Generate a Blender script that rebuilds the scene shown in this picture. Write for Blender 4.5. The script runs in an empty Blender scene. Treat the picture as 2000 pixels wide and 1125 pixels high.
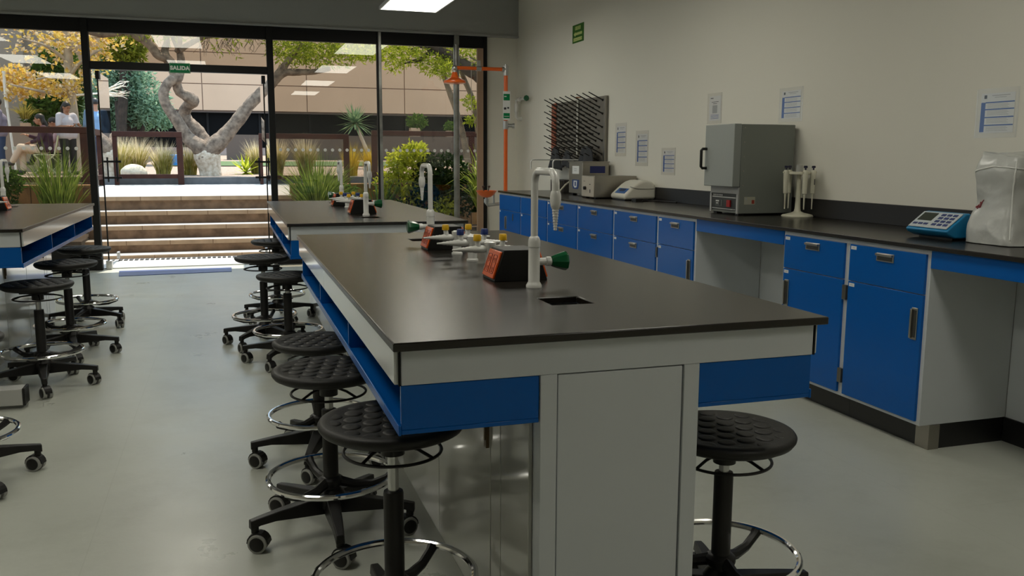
import bpy, bmesh, math, random
from mathutils import Vector, Matrix, Euler
PI = math.pi
rnd = random.Random(7)
C = bpy.context.scene.collection
scn = bpy.context.scene

# ------------------------------------------------------------------ camera
FPX, YAW, PITCH, ROLL, CH = 1711.78, .3120, .1485, .0039, 1.2632
_f = Vector((math.sin(YAW)*math.cos(PITCH), math.cos(YAW)*math.cos(PITCH), -math.sin(PITCH)))
_r0 = Vector((math.cos(YAW), -math.sin(YAW), 0)); _u0 = _r0.cross(_f)
_r = _r0*math.cos(ROLL)+_u0*math.sin(ROLL); _u = -_r0*math.sin(ROLL)+_u0*math.cos(ROLL)
cam = bpy.data.cameras.new('camera'); camo = bpy.data.objects.new('camera', cam); C.objects.link(camo)
m = Matrix((( _r.x,_u.x,-_f.x,0),(_r.y,_u.y,-_f.y,0),(_r.z,_u.z,-_f.z,CH),(0,0,0,1)))
camo.matrix_world = m
cam.sensor_width = 36; cam.lens = FPX*36/2000; cam.clip_end = 300; cam.clip_start = .05
scn.camera = camo

def at(px, py, Y):
    """world point on the plane y = Y (survey helper for the far garden)"""
    d = _f + _r*((px-1000)/FPX) - _u*((py-562.5)/FPX)
    t = Y/d.y
    return Vector((d.x*t, Y, CH+d.z*t))

# ------------------------------------------------------------------ materials
MATS = {}
def mat(name, col, rough=.5, metal=0., spec=.5, coat=0., noise=None, bump=None, emit=None, trans=0., sss=None, col2=None):
    if name in MATS: return MATS[name]
    mt = bpy.data.materials.new(name); mt.use_nodes = True; MATS[name] = mt
    nt = mt.node_tree; N = nt.nodes; L = nt.links; b = N['Principled BSDF']
    c4 = (*col, 1)
    b.inputs['Base Color'].default_value = c4; b.inputs['Roughness'].default_value = rough
    b.inputs['Metallic'].default_value = metal; b.inputs['Specular IOR Level'].default_value = spec
    b.inputs['Coat Weight'].default_value = coat; b.inputs['Coat Roughness'].default_value = .08
    if trans: b.inputs['Transmission Weight'].default_value = trans
    if emit: b.inputs['Emission Color'].default_value = (*emit[0],1); b.inputs['Emission Strength'].default_value = emit[1]
    if noise or bump:
        tc = N.new('ShaderNodeTexCoord')
    if noise:
        sc, amt = noise[:2]
        t = N.new('ShaderNodeTexNoise'); t.inputs['Scale'].default_value = sc; t.inputs['Detail'].default_value = 6
        L.new(tc.outputs['Object'], t.inputs['Vector'])
        rp = N.new('ShaderNodeValToRGB'); rp.color_ramp.elements[0].position = .32; rp.color_ramp.elements[1].position = .68
        c2 = col2 if col2 else tuple(max(0, x*(1-amt)) for x in col)
        rp.color_ramp.elements[0].color = (*c2,1); rp.color_ramp.elements[1].color = c4 if col2 else (*[min(1,x*(1+amt*.5)) for x in col],1)
        L.new(t.outputs['Fac'], rp.inputs['Fac']); L.new(rp.outputs['Color'], b.inputs['Base Color'])
    if bump:
        sc, st = bump
        t2 = N.new('ShaderNodeTexNoise'); t2.inputs['Scale'].default_value = sc; t2.inputs['Detail'].default_value = 4
        L.new(tc.outputs['Object'], t2.inputs['Vector'])
        bp_ = N.new('ShaderNodeBump'); bp_.inputs['Strength'].default_value = st; bp_.inputs['Distance'].default_value = .01
        L.new(t2.outputs['Fac'], bp_.inputs['Height']); L.new(bp_.outputs['Normal'], b.inputs['Normal'])
    return mt

def glass_mat(name, tint, refl=1.0, rough=0.0):
    mt = bpy.data.materials.new(name); mt.use_nodes = True; MATS[name] = mt
    nt = mt.node_tree; N = nt.nodes; L = nt.links; N.clear()
    out = N.new('ShaderNodeOutputMaterial'); mx = N.new('ShaderNodeMixShader'); tr = N.new('ShaderNodeBsdfTransparent'); gl = N.new('ShaderNodeBsdfGlossy')
    fr = N.new('ShaderNodeFresnel'); fr.inputs['IOR'].default_value = 1.5
    mu = N.new('ShaderNodeMath'); mu.operation = 'MULTIPLY'; mu.inputs[1].default_value = refl
    ge = N.new('ShaderNodeNewGeometry'); iv = N.new('ShaderNodeMath'); iv.operation = 'SUBTRACT'; iv.inputs[0].default_value = 1; L.new(ge.outputs['Backfacing'], iv.inputs[1])
    m2 = N.new('ShaderNodeMath'); m2.operation = 'MULTIPLY'; m2.use_clamp = True; L.new(mu.outputs[0], m2.inputs[0]); L.new(iv.outputs[0], m2.inputs[1])
    tr.inputs['Color'].default_value = (*tint,1); gl.inputs['Roughness'].default_value = rough; gl.inputs['Color'].default_value = (1,1,1,1)
    L.new(fr.outputs[0], mu.inputs[0]); L.new(m2.outputs[0], mx.inputs[0]); L.new(tr.outputs[0], mx.inputs[1]); L.new(gl.outputs[0], mx.inputs[2]); L.new(mx.outputs[0], out.inputs[0])
    return mt

def leaf_mat(name, c1, c2, transl=.45):
    mt = bpy.data.materials.new(name); mt.use_nodes = True; MATS[name] = mt
    nt = mt.node_tree; N = nt.nodes; L = nt.links; N.clear()
    out = N.new('ShaderNodeOutputMaterial'); mx = N.new('ShaderNodeMixShader'); d = N.new('ShaderNodeBsdfDiffuse'); t = N.new('ShaderNodeBsdfTranslucent')
    tc = N.new('ShaderNodeTexCoord'); no = N.new('ShaderNodeTexNoise'); no.inputs['Scale'].default_value = 9; no.inputs['Detail'].default_value = 3
    rp = N.new('ShaderNodeValToRGB'); rp.color_ramp.elements[0].position=.35; rp.color_ramp.elements[1].position=.65
    rp.color_ramp.elements[0].color=(*c1,1); rp.color_ramp.elements[1].color=(*c2,1)
    L.new(tc.outputs['Object'], no.inputs['Vector']); L.new(no.outputs['Fac'], rp.inputs['Fac'])
    L.new(rp.outputs['Color'], d.inputs['Color']); L.new(rp.outputs['Color'], t.inputs['Color'])
    mx.inputs[0].default_value = transl
    L.new(d.outputs[0], mx.inputs[1]); L.new(t.outputs[0], mx.inputs[2]); L.new(mx.outputs[0], out.inputs[0])
    return mt

# ------------------------------------------------------------------ mesh builder
def frame_z(d):
    d = Vector(d).normalized()
    a = Vector((0,0,1)) if abs(d.z) < .95 else Vector((1,0,0))
    x = a.cross(d).normalized(); y = d.cross(x)
    return x, y, d

class MB:
    def __init__(s): s.v=[]; s.f=[]; s.m=[]
    def add(s, vs, fs, m=0):
        o=len(s.v); s.v += [tuple(x) for x in vs]; s.f += [tuple(i+o for i in f) for f in fs]; s.m += [m]*len(fs); return s
    def box(s, x0,x1,y0,y1,z0,z1, m=0):
        if x0>x1: x0,x1=x1,x0
        if y0>y1: y0,y1=y1,y0
        if z0>z1: z0,z1=z1,z0
        return s.add([(x0,y0,z0),(x1,y0,z0),(x1,y1,z0),(x0,y1,z0),(x0,y0,z1),(x1,y0,z1),(x1,y1,z1),(x0,y1,z1)],
          [(0,3,2,1),(4,5,6,7),(0,1,5,4),(1,2,6,5),(2,3,7,6),(3,0,4,7)], m)
    def obox(s, c, size, R=None, m=0):
        R = R or Matrix.Identity(3); c=Vector(c); h=[k/2 for k in size]
        vs=[c+R@Vector((sx*h[0],sy*h[1],sz*h[2])) for sz in (-1,1) for sx,sy in ((-1,-1),(1,-1),(1,1),(-1,1))]
        return s.add(vs,[(0,3,2,1),(4,5,6,7),(0,1,5,4),(1,2,6,5),(2,3,7,6),(3,0,4,7)], m)
    def tube(s, pts, r, n=10, m=0, closed=False, caps=True):
        pts=[Vector(p) for p in pts]; k=len(pts)
        rs = r if isinstance(r,(list,tuple)) else [r]*k
        vs=[]; px=None
        for i,p in enumerate(pts):
            if closed: d=(pts[(i+1)%k]-pts[i-1])
            else: d=pts[min(i+1,k-1)]-pts[max(i-1,0)]
            d.normalize()
            if px is None: px,_,_=frame_z(d)
            else:
                px = px - d*px.dot(d)
                if px.length<1e-6: px,_,_=frame_z(d)
                px.normalize()
            py=d.cross(px)
            for j in range(n):
                a=2*PI*j/n; vs.append(p+(px*math.cos(a)+py*math.sin(a))*rs[i])
        fs=[]
        R_ = k if closed else k-1
        for i in range(R_):
            for j in range(n):
                a=i*n+j; b=i*n+(j+1)%n; i2=(i+1)%k
                fs.append((a,b,i2*n+(j+1)%n,i2*n+j))
        if not closed and caps:
            fs.append(tuple(reversed(range(n)))); fs.append(tuple((k-1)*n+j for j in range(n)))
        return s.add(vs,fs,m)
    def cyl(s, p0, p1, r0, r1=None, n=20, m=0): return s.tube([p0,p1],[r0, r0 if r1 is None else r1],n,m)
    def lathe(s, prof, c=(0,0,0), axis=(0,0,1), n=28, m=0):
        x,y,d=frame_z(axis); c=Vector(c); vs=[]; fs=[]
        for (r,z) in prof:
            for j in range(n):
                a=2*PI*j/n; vs.append(c+d*z+(x*math.cos(a)+y*math.sin(a))*max(r,1e-5))
        for i in range(len(prof)-1):
            for j in range(n):
                fs.append((i*n+j,i*n+(j+1)%n,(i+1)*n+(j+1)%n,(i+1)*n+j))
        fs.append(tuple(reversed(range(n)))); fs.append(tuple((len(prof)-1)*n+j for j in range(n)))
        return s.add(vs,fs,m)
    def ell(s, c, r, nu=16, nv=10, m=0, R=None):
        R=R or Matrix.Identity(3); c=Vector(c); vs=[]; fs=[]
        for i in range(nv+1):
            t=PI*i/nv
            for j in range(nu):
                a=2*PI*j/nu; vs.append(c+R@Vector((r[0]*math.sin(t)*math.cos(a),r[1]*math.sin(t)*math.sin(a),-r[2]*math.cos(t))))
        for i in range(nv):
            for j in range(nu):
                fs.append((i*nu+j,i*nu+(j+1)%nu,(i+1)*nu+(j+1)%nu,(i+1)*nu+j))
        return s.add(vs,fs,m)
    def torus(s, c, R_, r, n=48, k=8, m=0, a0=0, a1=None):
        c=Vector(c)
        if a1 is None: return s.tube([c+Vector((R_*math.cos(2*PI*i/n),R_*math.sin(2*PI*i/n),0)) for i in range(n)],r,k,m,closed=True)
        return s.tube([c+Vector((R_*math.cos(a0+(a1-a0)*i/n),R_*math.sin(a0+(a1-a0)*i/n),0)) for i in range(n+1)],r,k,m)
    def prism(s, poly, axis, lo, hi, m=0):
        """poly in the two other axes (in xyz order), extruded along axis"""
        k=len(poly); vs=[]
        for t in (lo,hi):
            for a,b in poly:
                vs.append({'x':(t,a,b),'y':(a,t,b),'z':(a,b,t)}[axis])
        fs=[tuple(range(k)),tuple(reversed(range(k,2*k)))]
        for i in range(k):
            j=(i+1)%k; fs.append((i,k+i,k+j,j))
        return s.add(vs,fs,m)
    def quad(s,a,b,c,d,m=0): return s.add([a,b,c,d],[(0,1,2,3)],m)
    def build(s, name, mats, parent=None, bevel=0, smooth=35, loc=None, seg=2):
        me=bpy.data.meshes.new(name); me.from_pydata([tuple(x) for x in s.v],[],s.f)
        if not isinstance(mats,(list,tuple)): mats=[mats]
        for mt in mats: me.materials.append(mt)
        if len(mats)>1: me.polygons.foreach_set('material_index', s.m)
        bm=bmesh.new(); bm.from_mesh(me); bmesh.ops.recalc_face_normals(bm, faces=bm.faces); bm.to_mesh(me); bm.free()
        if smooth:
            me.polygons.foreach_set('use_smooth',[True]*len(me.polygons))
            me.set_sharp_from_angle(angle=math.radians(smooth))
        o=bpy.data.objects.new(name,me); C.objects.link(o)
        if parent: o.parent=parent
        if loc is not None: o.location=loc
        if bevel:
            md=o.modifiers.new('bevel','BEVEL'); md.width=bevel; md.segments=seg; md.limit_method='ANGLE'; md.angle_limit=math.radians(40); md.harden_normals=False
        return o
    def build_raw(s, name, mats, parent=None, loc=None, smooth=False):
        me=bpy.data.meshes.new(name); me.from_pydata([tuple(x) for x in s.v],[],s.f)
        if not isinstance(mats,(list,tuple)): mats=[mats]
        for mt in mats: me.materials.append(mt)
        if len(mats)>1: me.polygons.foreach_set('material_index', s.m)
        if smooth: me.polygons.foreach_set('use_smooth',[True]*len(me.polygons))
        o=bpy.data.objects.new(name,me); C.objects.link(o)
        if parent: o.parent=parent
        if loc is not None: o.location=loc
        return o

def empty(name, loc=(0,0,0), rz=0):
    o=bpy.data.objects.new(name,None); C.objects.link(o); o.location=loc; o.rotation_euler=(0,0,rz); o.empty_display_size=.1
    return o
def tag(o, label=None, cat=None, group=None, kind=None):
    if label: o['label']=label
    if cat: o['category']=cat
    if group: o['group']=group
    if kind: o['kind']=kind
    return o
def thing(name, label, cat, loc=(0,0,0), rz=0, group=None): return tag(empty(name,loc,rz),label,cat,group)
def struct(o): o['kind']='structure'; return o
def kids(o): return [c for c in list(o.children)]
def dup(root, loc, rz=0, label=None, name=None):
    r=root.copy(); C.objects.link(r); r.location=loc; r.rotation_euler=(0,0,rz)
    if label: r['label']=label
    for ch in kids(root):
        c=ch.copy(); C.objects.link(c); c.parent=r
        for g in kids(ch):
            d=g.copy(); C.objects.link(d); d.parent=c
    return r
def text(s, size, name, mt, parent, M, depth=.0006, spacing=1.0, bold=0):
    cu=bpy.data.curves.new(name,'FONT'); cu.body=s; cu.size=size; cu.extrude=depth; cu.align_x='CENTER'; cu.align_y='CENTER'; cu.space_character=spacing; cu.offset=bold
    cu.materials.append(mt)
    t=bpy.data.objects.new(name+'_source',cu); C.objects.link(t)
    me=bpy.data.meshes.new_from_object(t.evaluated_get(bpy.context.evaluated_depsgraph_get())); me.name=name
    bpy.data.objects.remove(t,do_unlink=True)
    if not me.materials: me.materials.append(mt)
    o=bpy.data.objects.new(name,me); C.objects.link(o); o.parent=parent; o.matrix_local=M
    return o

# ------------------------------------------------------------------ palette
M_wall=mat('wall_paint',(.74,.72,.64),.75,bump=(180,.04))
M_ceil=mat('ceiling_paint',(.26,.26,.25),.85)
M_bulk=mat('bulkhead_grey',(.40,.41,.40),.8)  # bulkhead and its ledge, darker grey than the other walls
M_black=mat('black_metal',(.006,.006,.006),.5,spec=.25)
M_plastic=mat('black_plastic',(.009,.0082,.0075),.42,spec=.38,bump=(350,.05))
M_pu=mat('black_polyurethane',(.0125,.0118,.0105),.5,spec=.36,bump=(260,.08))
M_chrome=mat('chrome',(.82,.82,.82),.09,1.)
M_steelpole=mat('gas_lift_steel',(.55,.55,.55),.25,1.)
M_steel=mat('brushed_stainless',(.36,.335,.295),.38,1.,bump=(90,.03))
M_grip=mat('grey_rubber',(.33,.33,.31),.6)
M_white=mat('white_enamel',(.59,.62,.64),.32,noise=(3,.03))
M_whiteglossy=mat('white_glossy_apron',(.62,.64,.63),.13,coat=.4)
M_blue=mat('blue_enamel',(.0008,.098,.40),.22,spec=.3)
M_bluein=mat('blue_shelf_enamel',(.004,.06,.25),.3)
M_top=mat('epoxy_worktop',(.0135,.0105,.0075),.25,spec=.55,noise=(140,.25),bump=(420,.03))
M_tope=mat('epoxy_edge',(.014,.013,.013),.45)
M_body=mat('grey_laminate_gloss',(.46,.46,.42),.12,spec=.7,coat=.5)
M_kick=mat('black_vinyl_kick',(.01,.01,.01),.35)
M_fwhite=mat('white_epoxy_coating',(.72,.72,.69),.18,coat=.3)
M_green=mat('green_knob_plastic',(.004,.09,.03),.2,coat=.3)
M_yellow=mat('yellow_knob_plastic',(.72,.42,.01),.35)
M_dblue=mat('blue_knob_plastic',(.01,.03,.16),.35)
M_orange=mat('orange_outlet_plastic',(.74,.10,.008),.22,coat=.3)
M_outdark=mat('outlet_slot',(.1,.012,.004),.5)
M_safety=mat('safety_orange_paint',(.78,.13,.012),.3,coat=.2)
M_galv=mat('galvanised_fitting',(.5,.5,.49),.35,.9)
M_pap=mat('printed_paper',(.72,.73,.72),.6)
M_ink=mat('black_ink',(.03,.03,.035),.6)
M_inkb=mat('blue_ink',(.03,.11,.38),.6)
M_inkg=mat('grey_ink',(.4,.41,.42),.6)
M_sgreen=mat('sign_green',(.002,.20,.065),.5,spec=.2)
M_sgreen2=mat('sign_leaf_green',(.03,.14,.01),.4)
M_slime=mat('sign_pale_lettering',(.5,.58,.2),.5)
M_swhite=mat('sign_white_lettering',(.75,.8,.74),.5)
G_pane=glass_mat('tinted_window_glass',(.75,.70,.64),1.7)
G_door=glass_mat('clear_door_glass',(.95,.96,.955),1.8)
G_sleeve=glass_mat('clear_plastic_sleeve',(.97,.97,.97),1.3,.12)
M_dot=mat('frosted_dot_film',(.75,.75,.72),.7)

# floor
def floor_mat():
    mt=bpy.data.materials.new('grey_vinyl_floor'); mt.use_nodes=True
    nt=mt.node_tree; N=nt.nodes; L=nt.links; b=N['Principled BSDF']
    tc=N.new('ShaderNodeTexCoord')
    def noise(sc,det,rough=.6):
        t=N.new('ShaderNodeTexNoise'); t.inputs['Scale'].default_value=sc; t.inputs['Detail'].default_value=det; t.inputs['Roughness'].default_value=rough
        L.new(tc.outputs['Object'],t.inputs['Vector']); return t
    def ramp(src,p0,c0,p1,c1):
        r=N.new('ShaderNodeValToRGB'); r.color_ramp.elements[0].position=p0; r.color_ramp.elements[1].position=p1
        r.color_ramp.elements[0].color=(*c0,1); r.color_ramp.elements[1].color=(*c1,1); L.new(src,r.inputs['Fac']); return r
    a=ramp(noise(1.1,8).outputs['Fac'],.3,(.435,.45,.395),.7,(.475,.49,.435))
    sc=ramp(noise(2.3,9,.75).outputs['Fac'],.36,(.80,.80,.78),.52,(1,1,1))
    mx2=N.new('ShaderNodeMixRGB'); mx2.blend_type='MULTIPLY'; mx2.inputs[0].default_value=.45; L.new(a.outputs[0],mx2.inputs[1]); L.new(sc.outputs[0],mx2.inputs[2])
    # welded sheet seams
    br=N.new('ShaderNodeTexBrick'); br.inputs['Scale'].default_value=1; br.inputs['Brick Width'].default_value=4.2; br.inputs['Row Height'].default_value=1.45
    br.inputs['Mortar Size'].default_value=.002; br.inputs['Color1'].default_value=(1,1,1,1); br.inputs['Color2'].default_value=(.97,.97,.96,1); br.inputs['Mortar'].default_value=(.8,.8,.78,1)
    mp=N.new('ShaderNodeMapping'); mp.inputs['Rotation'].default_value=(0,0,PI/2); mp.inputs['Location'].default_value=(.3,.48,0)
    L.new(tc.outputs['Object'],mp.inputs['Vector']); L.new(mp.outputs[0],br.inputs['Vector'])
    mx3=N.new('ShaderNodeMixRGB'); mx3.blend_type='MULTIPLY'; mx3.inputs[0].default_value=.4; L.new(mx2.outputs[0],mx3.inputs[1]); L.new(br.outputs[0],mx3.inputs[2])
    L.new(mx3.outputs[0],b.inputs['Base Color'])
    rr=ramp(noise(3,6).outputs['Fac'],.3,(.27,.27,.27),.7,(.35,.35,.35)); L.new(rr.outputs[0],b.inputs['Roughness'])
    bu=N.new('ShaderNodeBump'); bu.inputs['Strength'].default_value=.05; bu.inputs['Distance'].default_value=.01
    L.new(noise(30,4).outputs['Fac'],bu.inputs['Height']); L.new(bu.outputs[0],b.inputs['Normal'])
    b.inputs['Specular IOR Level'].default_value=.75
    return mt
M_floor=floor_mat()

#=================================================================== ROOM SHELL
XW, YG = 3.486, 10.62
struct(MB().box(-4.7,XW+.15,-3.1,YG+.1,-.1,0).build('floor',M_floor,smooth=0))
struct(MB().box(XW,XW+.15,-3.1,YG+.24,0,3.4).build('wall_right',M_wall,smooth=0))
struct(MB().box(-4.85,-4.7,-3.1,YG+.24,0,3.4).build('wall_left',M_wall,smooth=0))
struct(MB().box(-4.7,XW,-3.25,-3.1,0,3.4).build('wall_front',M_wall,smooth=0))
struct(MB().box(-4.85,XW+.15,-3.25,YG+.24,3.4,3.5).build('ceiling',M_ceil,smooth=0))
struct(MB().box(-4.7,XW,YG-.03,YG+.24,2.712,3.4).build('wall_back',M_bulk,smooth=0))
struct(MB().box(3.08,XW,YG+.02,YG+.24,0,2.712).build('wall_corner',M_wall,smooth=0))
struct(MB().box(-4.7,XW,YG-.045,YG-.03,2.712,2.735).build('trim_1',M_bulk,smooth=0))
struct(MB().box(-4.85,XW+.15,YG+.24,YG+.95,2.9,3.1).build('added_eave',mat('added_eave_beige',(.45,.38,.32),.8),smooth=0))  # unseen eave, added to shorten the sun patch inside the door

# glazing: black aluminium frames, one window per bay
def bay(name, x0, x1, z0, z1, kick=0, w=.035, pane=True, dots=True):
    r=empty(name,((x0+x1)/2,YG,0)); struct(r); hx=(x1-x0)/2
    f=MB()
    f.box(-hx,-hx+w,-.035,.035,z0,z1).box(hx-w,hx,-.035,.035,z0,z1).box(-hx+w,hx-w,-.035,.035,z1-.14 if z1>2.6 else z1-.05,z1).box(-hx+w,hx-w,-.035,.035,z0,z0+.04)
    f.build('frame',M_black,r,bevel=.003)
    if kick: MB().box(-hx+w,hx-w,-.025,.025,z0+.04,kick).build('kick_panel',M_black,r)
    if pane: MB().box(-hx+w,hx-w,-.005,.005,max(z0+.04,kick),z1-(.14 if z1>2.6 else .05)).build('pane',G_pane,r,smooth=0)
    if dots:
        d=MB(); n=int((2*hx-2*w-.04)/.085)
        for i in range(n):
            x=-hx+w+.05+i*.085; d.lathe([(.019,0),(.019,.0006)],(x,-.0062,1.335),(0,-1,0),14)
        d.build('marking_dots',M_dot,r)
    return r
bay('window_1',-4.7,-3.42,0,2.709,.28); bay('window_2',-3.42,-1.395,0,2.709,.28)
bay('window_3',.512,1.766,0,2.709,.28,dots=True); bay('window_4',1.766,2.691,0,2.709,.28,w=.012); bay('window_5',2.691,3.077,0,2.709,.28,w=.02)
bay('window_6',-1.395,.512,2.225,2.709,0,dots=False)
struct(MB().box(-1.37,.49,YG-.04,YG+.04,2.182,2.265).build('trim_9',M_black,bevel=.003))
# posts between bays and the right hand jamb
M_post=mat('grey_steel_post',(.3,.3,.28),.35,.7,noise=(6,.4))
struct(MB().box(-1.43,-1.36,YG-.05,YG+.05,0,2.709).build('trim_2',M_black,bevel=.004))
struct(MB().box(.478,.55,YG-.05,YG+.05,0,2.709).build('trim_3',M_black,bevel=.004))
struct(MB().box(1.748,1.784,YG-.045,YG+.045,0,2.709).build('trim_4',M_post,bevel=.004))
struct(MB().lathe([(.036,0),(.036,2.6)],(2.691,YG-.04,0),n=20).box(2.66,2.72,YG-.075,YG+.03,2.6,2.709).build('trim_5',M_post))
struct(MB().box(3.03,3.08,YG-.05,YG+.06,0,2.709).build('trim_6',M_black,bevel=.004))
struct(MB().box(2.955,3.03,YG-.05,YG-.012,0,2.569).build('trim_7',mat('brown_anodised',(.34,.225,.15),.5),smooth=0))

# open glass door leaves (swung outwards)
def leaf_door(name, hx, hand):
    r=empty(name,(hx,YG+.01,0)); struct(r)
    MB().box(-.005,.005,.02,.93,.05,2.16).build('pane',G_door,r,smooth=0)
    MB().box(-.007,.007,.006,.02,.05,2.17).build('edge_seal',M_black,r)
    MB().box(-.03,.03,-.01,.1,.0,.1).build('floor_pivot',M_galv,r,bevel=.004)
    MB().box(-.02,.02,.0,.12,2.08,2.17).build('patch_fitting',M_black,r,bevel=.003)
    MB().box(-.02,.02,.83,.93,.03,.11).build('corner_clamp',M_galv,r,bevel=.004)
    h=MB()
    for sx in (-1,1): h.cyl((sx*.055,.80,.95),(sx*.055,.80,1.24),.010,n=10)
    for z in (1.0,1.19): h.box(-.105,.105,.787,.813,z-.012,z+.012)
    h.build('pull_handle',M_black,r)
    return r
leaf_door('door_1',-1.30,1); leaf_door('door_2',.435,-1)
struct(MB().box(-1.36,.478,YG+.06,YG+.09,0,.012).build('trim_8',M_galv,smooth=0))
# SALIDA sign
s=thing('exit_sign','green rectangular exit sign with white capitals on the door transom','sign',(-.452,YG-.042,2.2185))
MB().box(-.108,.108,-.003,.0,-.0545,.0545).build('plate',M_sgreen,s)
b=MB()
for x0,x1,z0,z1 in ((-.103,.103,.048,.0495),(-.103,.103,-.0495,-.048),(-.103,-.1015,-.0495,.0495),(.1015,.103,-.0495,.0495)): b.box(x0,x1,-.0036,-.003,z0,z1)
b.build('border',M_swhite,s)
text('SALIDA',.056,'lettering',M_swhite,s,Matrix.Translation((0,-.0035,-.001))@Matrix.Rotation(PI/2,4,'X'),bold=.0034,spacing=1.10)

# door mat
mt_=MB().prism([(-1.136,9.985),(.0,10.06),(-.0,10.42),(-1.18,10.434)],'z',.0,.006).build('door_mat',mat('blue_grey_mat',(.035,.06,.2),.4,noise=(20,.2)),smooth=0)
tag(mt_,'thin blue floor mat inside the open glass door','mat')

# baseboards
struct(MB().box(XW-.012,XW,9.2,YG,0,.1).build('baseboard_right',M_kick,smooth=0))

#=================================================================== CEILING LIGHTS
M_panel=bpy.data.materials.new('light_diffuser'); M_panel.use_nodes=True
_n=M_panel.node_tree.nodes; _n.clear(); _e=_n.new('ShaderNodeEmission'); _o=_n.new('ShaderNodeOutputMaterial')
_e.inputs[0].default_value=(1.,.965,.835,1); _e.inputs[1].default_value=6.9; M_panel.node_tree.links.new(_e.outputs[0],_o.inputs[0])
ZP=2.745
l0=thing('ceiling_light','slim hanging white light panel','ceiling light',(1.84,8.55,ZP),0,'hanging light panels')
MB().box(-.285,.285,-.665,.665,0,.004).build('diffuser',M_panel,l0,smooth=0)
MB().box(-.3,-.285,-.68,.68,-.002,.03).box(.285,.3,-.68,.68,-.002,.03).box(-.285,.285,-.68,-.665,-.002,.03).box(-.285,.285,.665,.68,-.002,.03).box(-.285,.285,-.665,.665,.006,.03).build('frame',M_white,l0)
for sx in (-1,1):
    for sy in (-1,1): MB().cyl((sx*.27,sy*.6,.03),(sx*.27,sy*.6,.655),.0015,n=6).build('hanging_wire',M_galv,l0)
rowdesc={1.84:'right row',-.55:'middle row',-2.95:'left row'}
posd=['nearest the glass wall','second from the glass wall','third from the glass wall','farthest from the glass wall']
for X in (1.84,-.55,-2.95):
    for k,Y in enumerate((8.55,5.5,2.45,-.6)):
        if k==3 and X!=1.84: continue
        if X==1.84 and k==0:
            l0['label']='lit white light panel hanging above the back bench, cut by the top of the photo'; continue
        dup(l0,(X,Y,ZP),0,'white hanging light panel of the %s, %s'%({1.84:'row over the near bench',-.55:'row over the aisle',-2.95:'row over the far-left bench'}[X],posd[k]))

#=================================================================== LAB BENCHES
def plate(xs, ys, holes, z0, z1):
    """plate with rectangular holes from grid lines"""
    mb=MB(); nx,ny=len(xs),len(ys)
    solid={(i,j) for i in range(nx-1) for j in range(ny-1)}-set(holes)
    vid={}
    def V(i,j,k):
        if (i,j,k) not in vid: vid[(i,j,k)]=len(mb.v); mb.v.append((xs[i],ys[j],(z0,z1)[k]))
        return vid[(i,j,k)]
    for (i,j) in solid:
        mb.f.append((V(i,j,1),V(i+1,j,1),V(i+1,j+1,1),V(i,j+1,1))); mb.f.append((V(i,j,0),V(i,j+1,0),V(i+1,j+1,0),V(i+1,j,0)))
        for (di,dj,a,b) in ((0,-1,(i,j),(i+1,j)),(1,0,(i+1,j),(i+1,j+1)),(0,1,(i+1,j+1),(i,j+1)),(-1,0,(i,j+1),(i,j))):
            if (i+di,j+dj) not in solid:
                mb.f.append((V(*a,0),V(*b,0),V(*b,1),V(*a,1)))
    mb.m=[0]*len(mb.f)
    return mb
LB=2.5165
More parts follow.
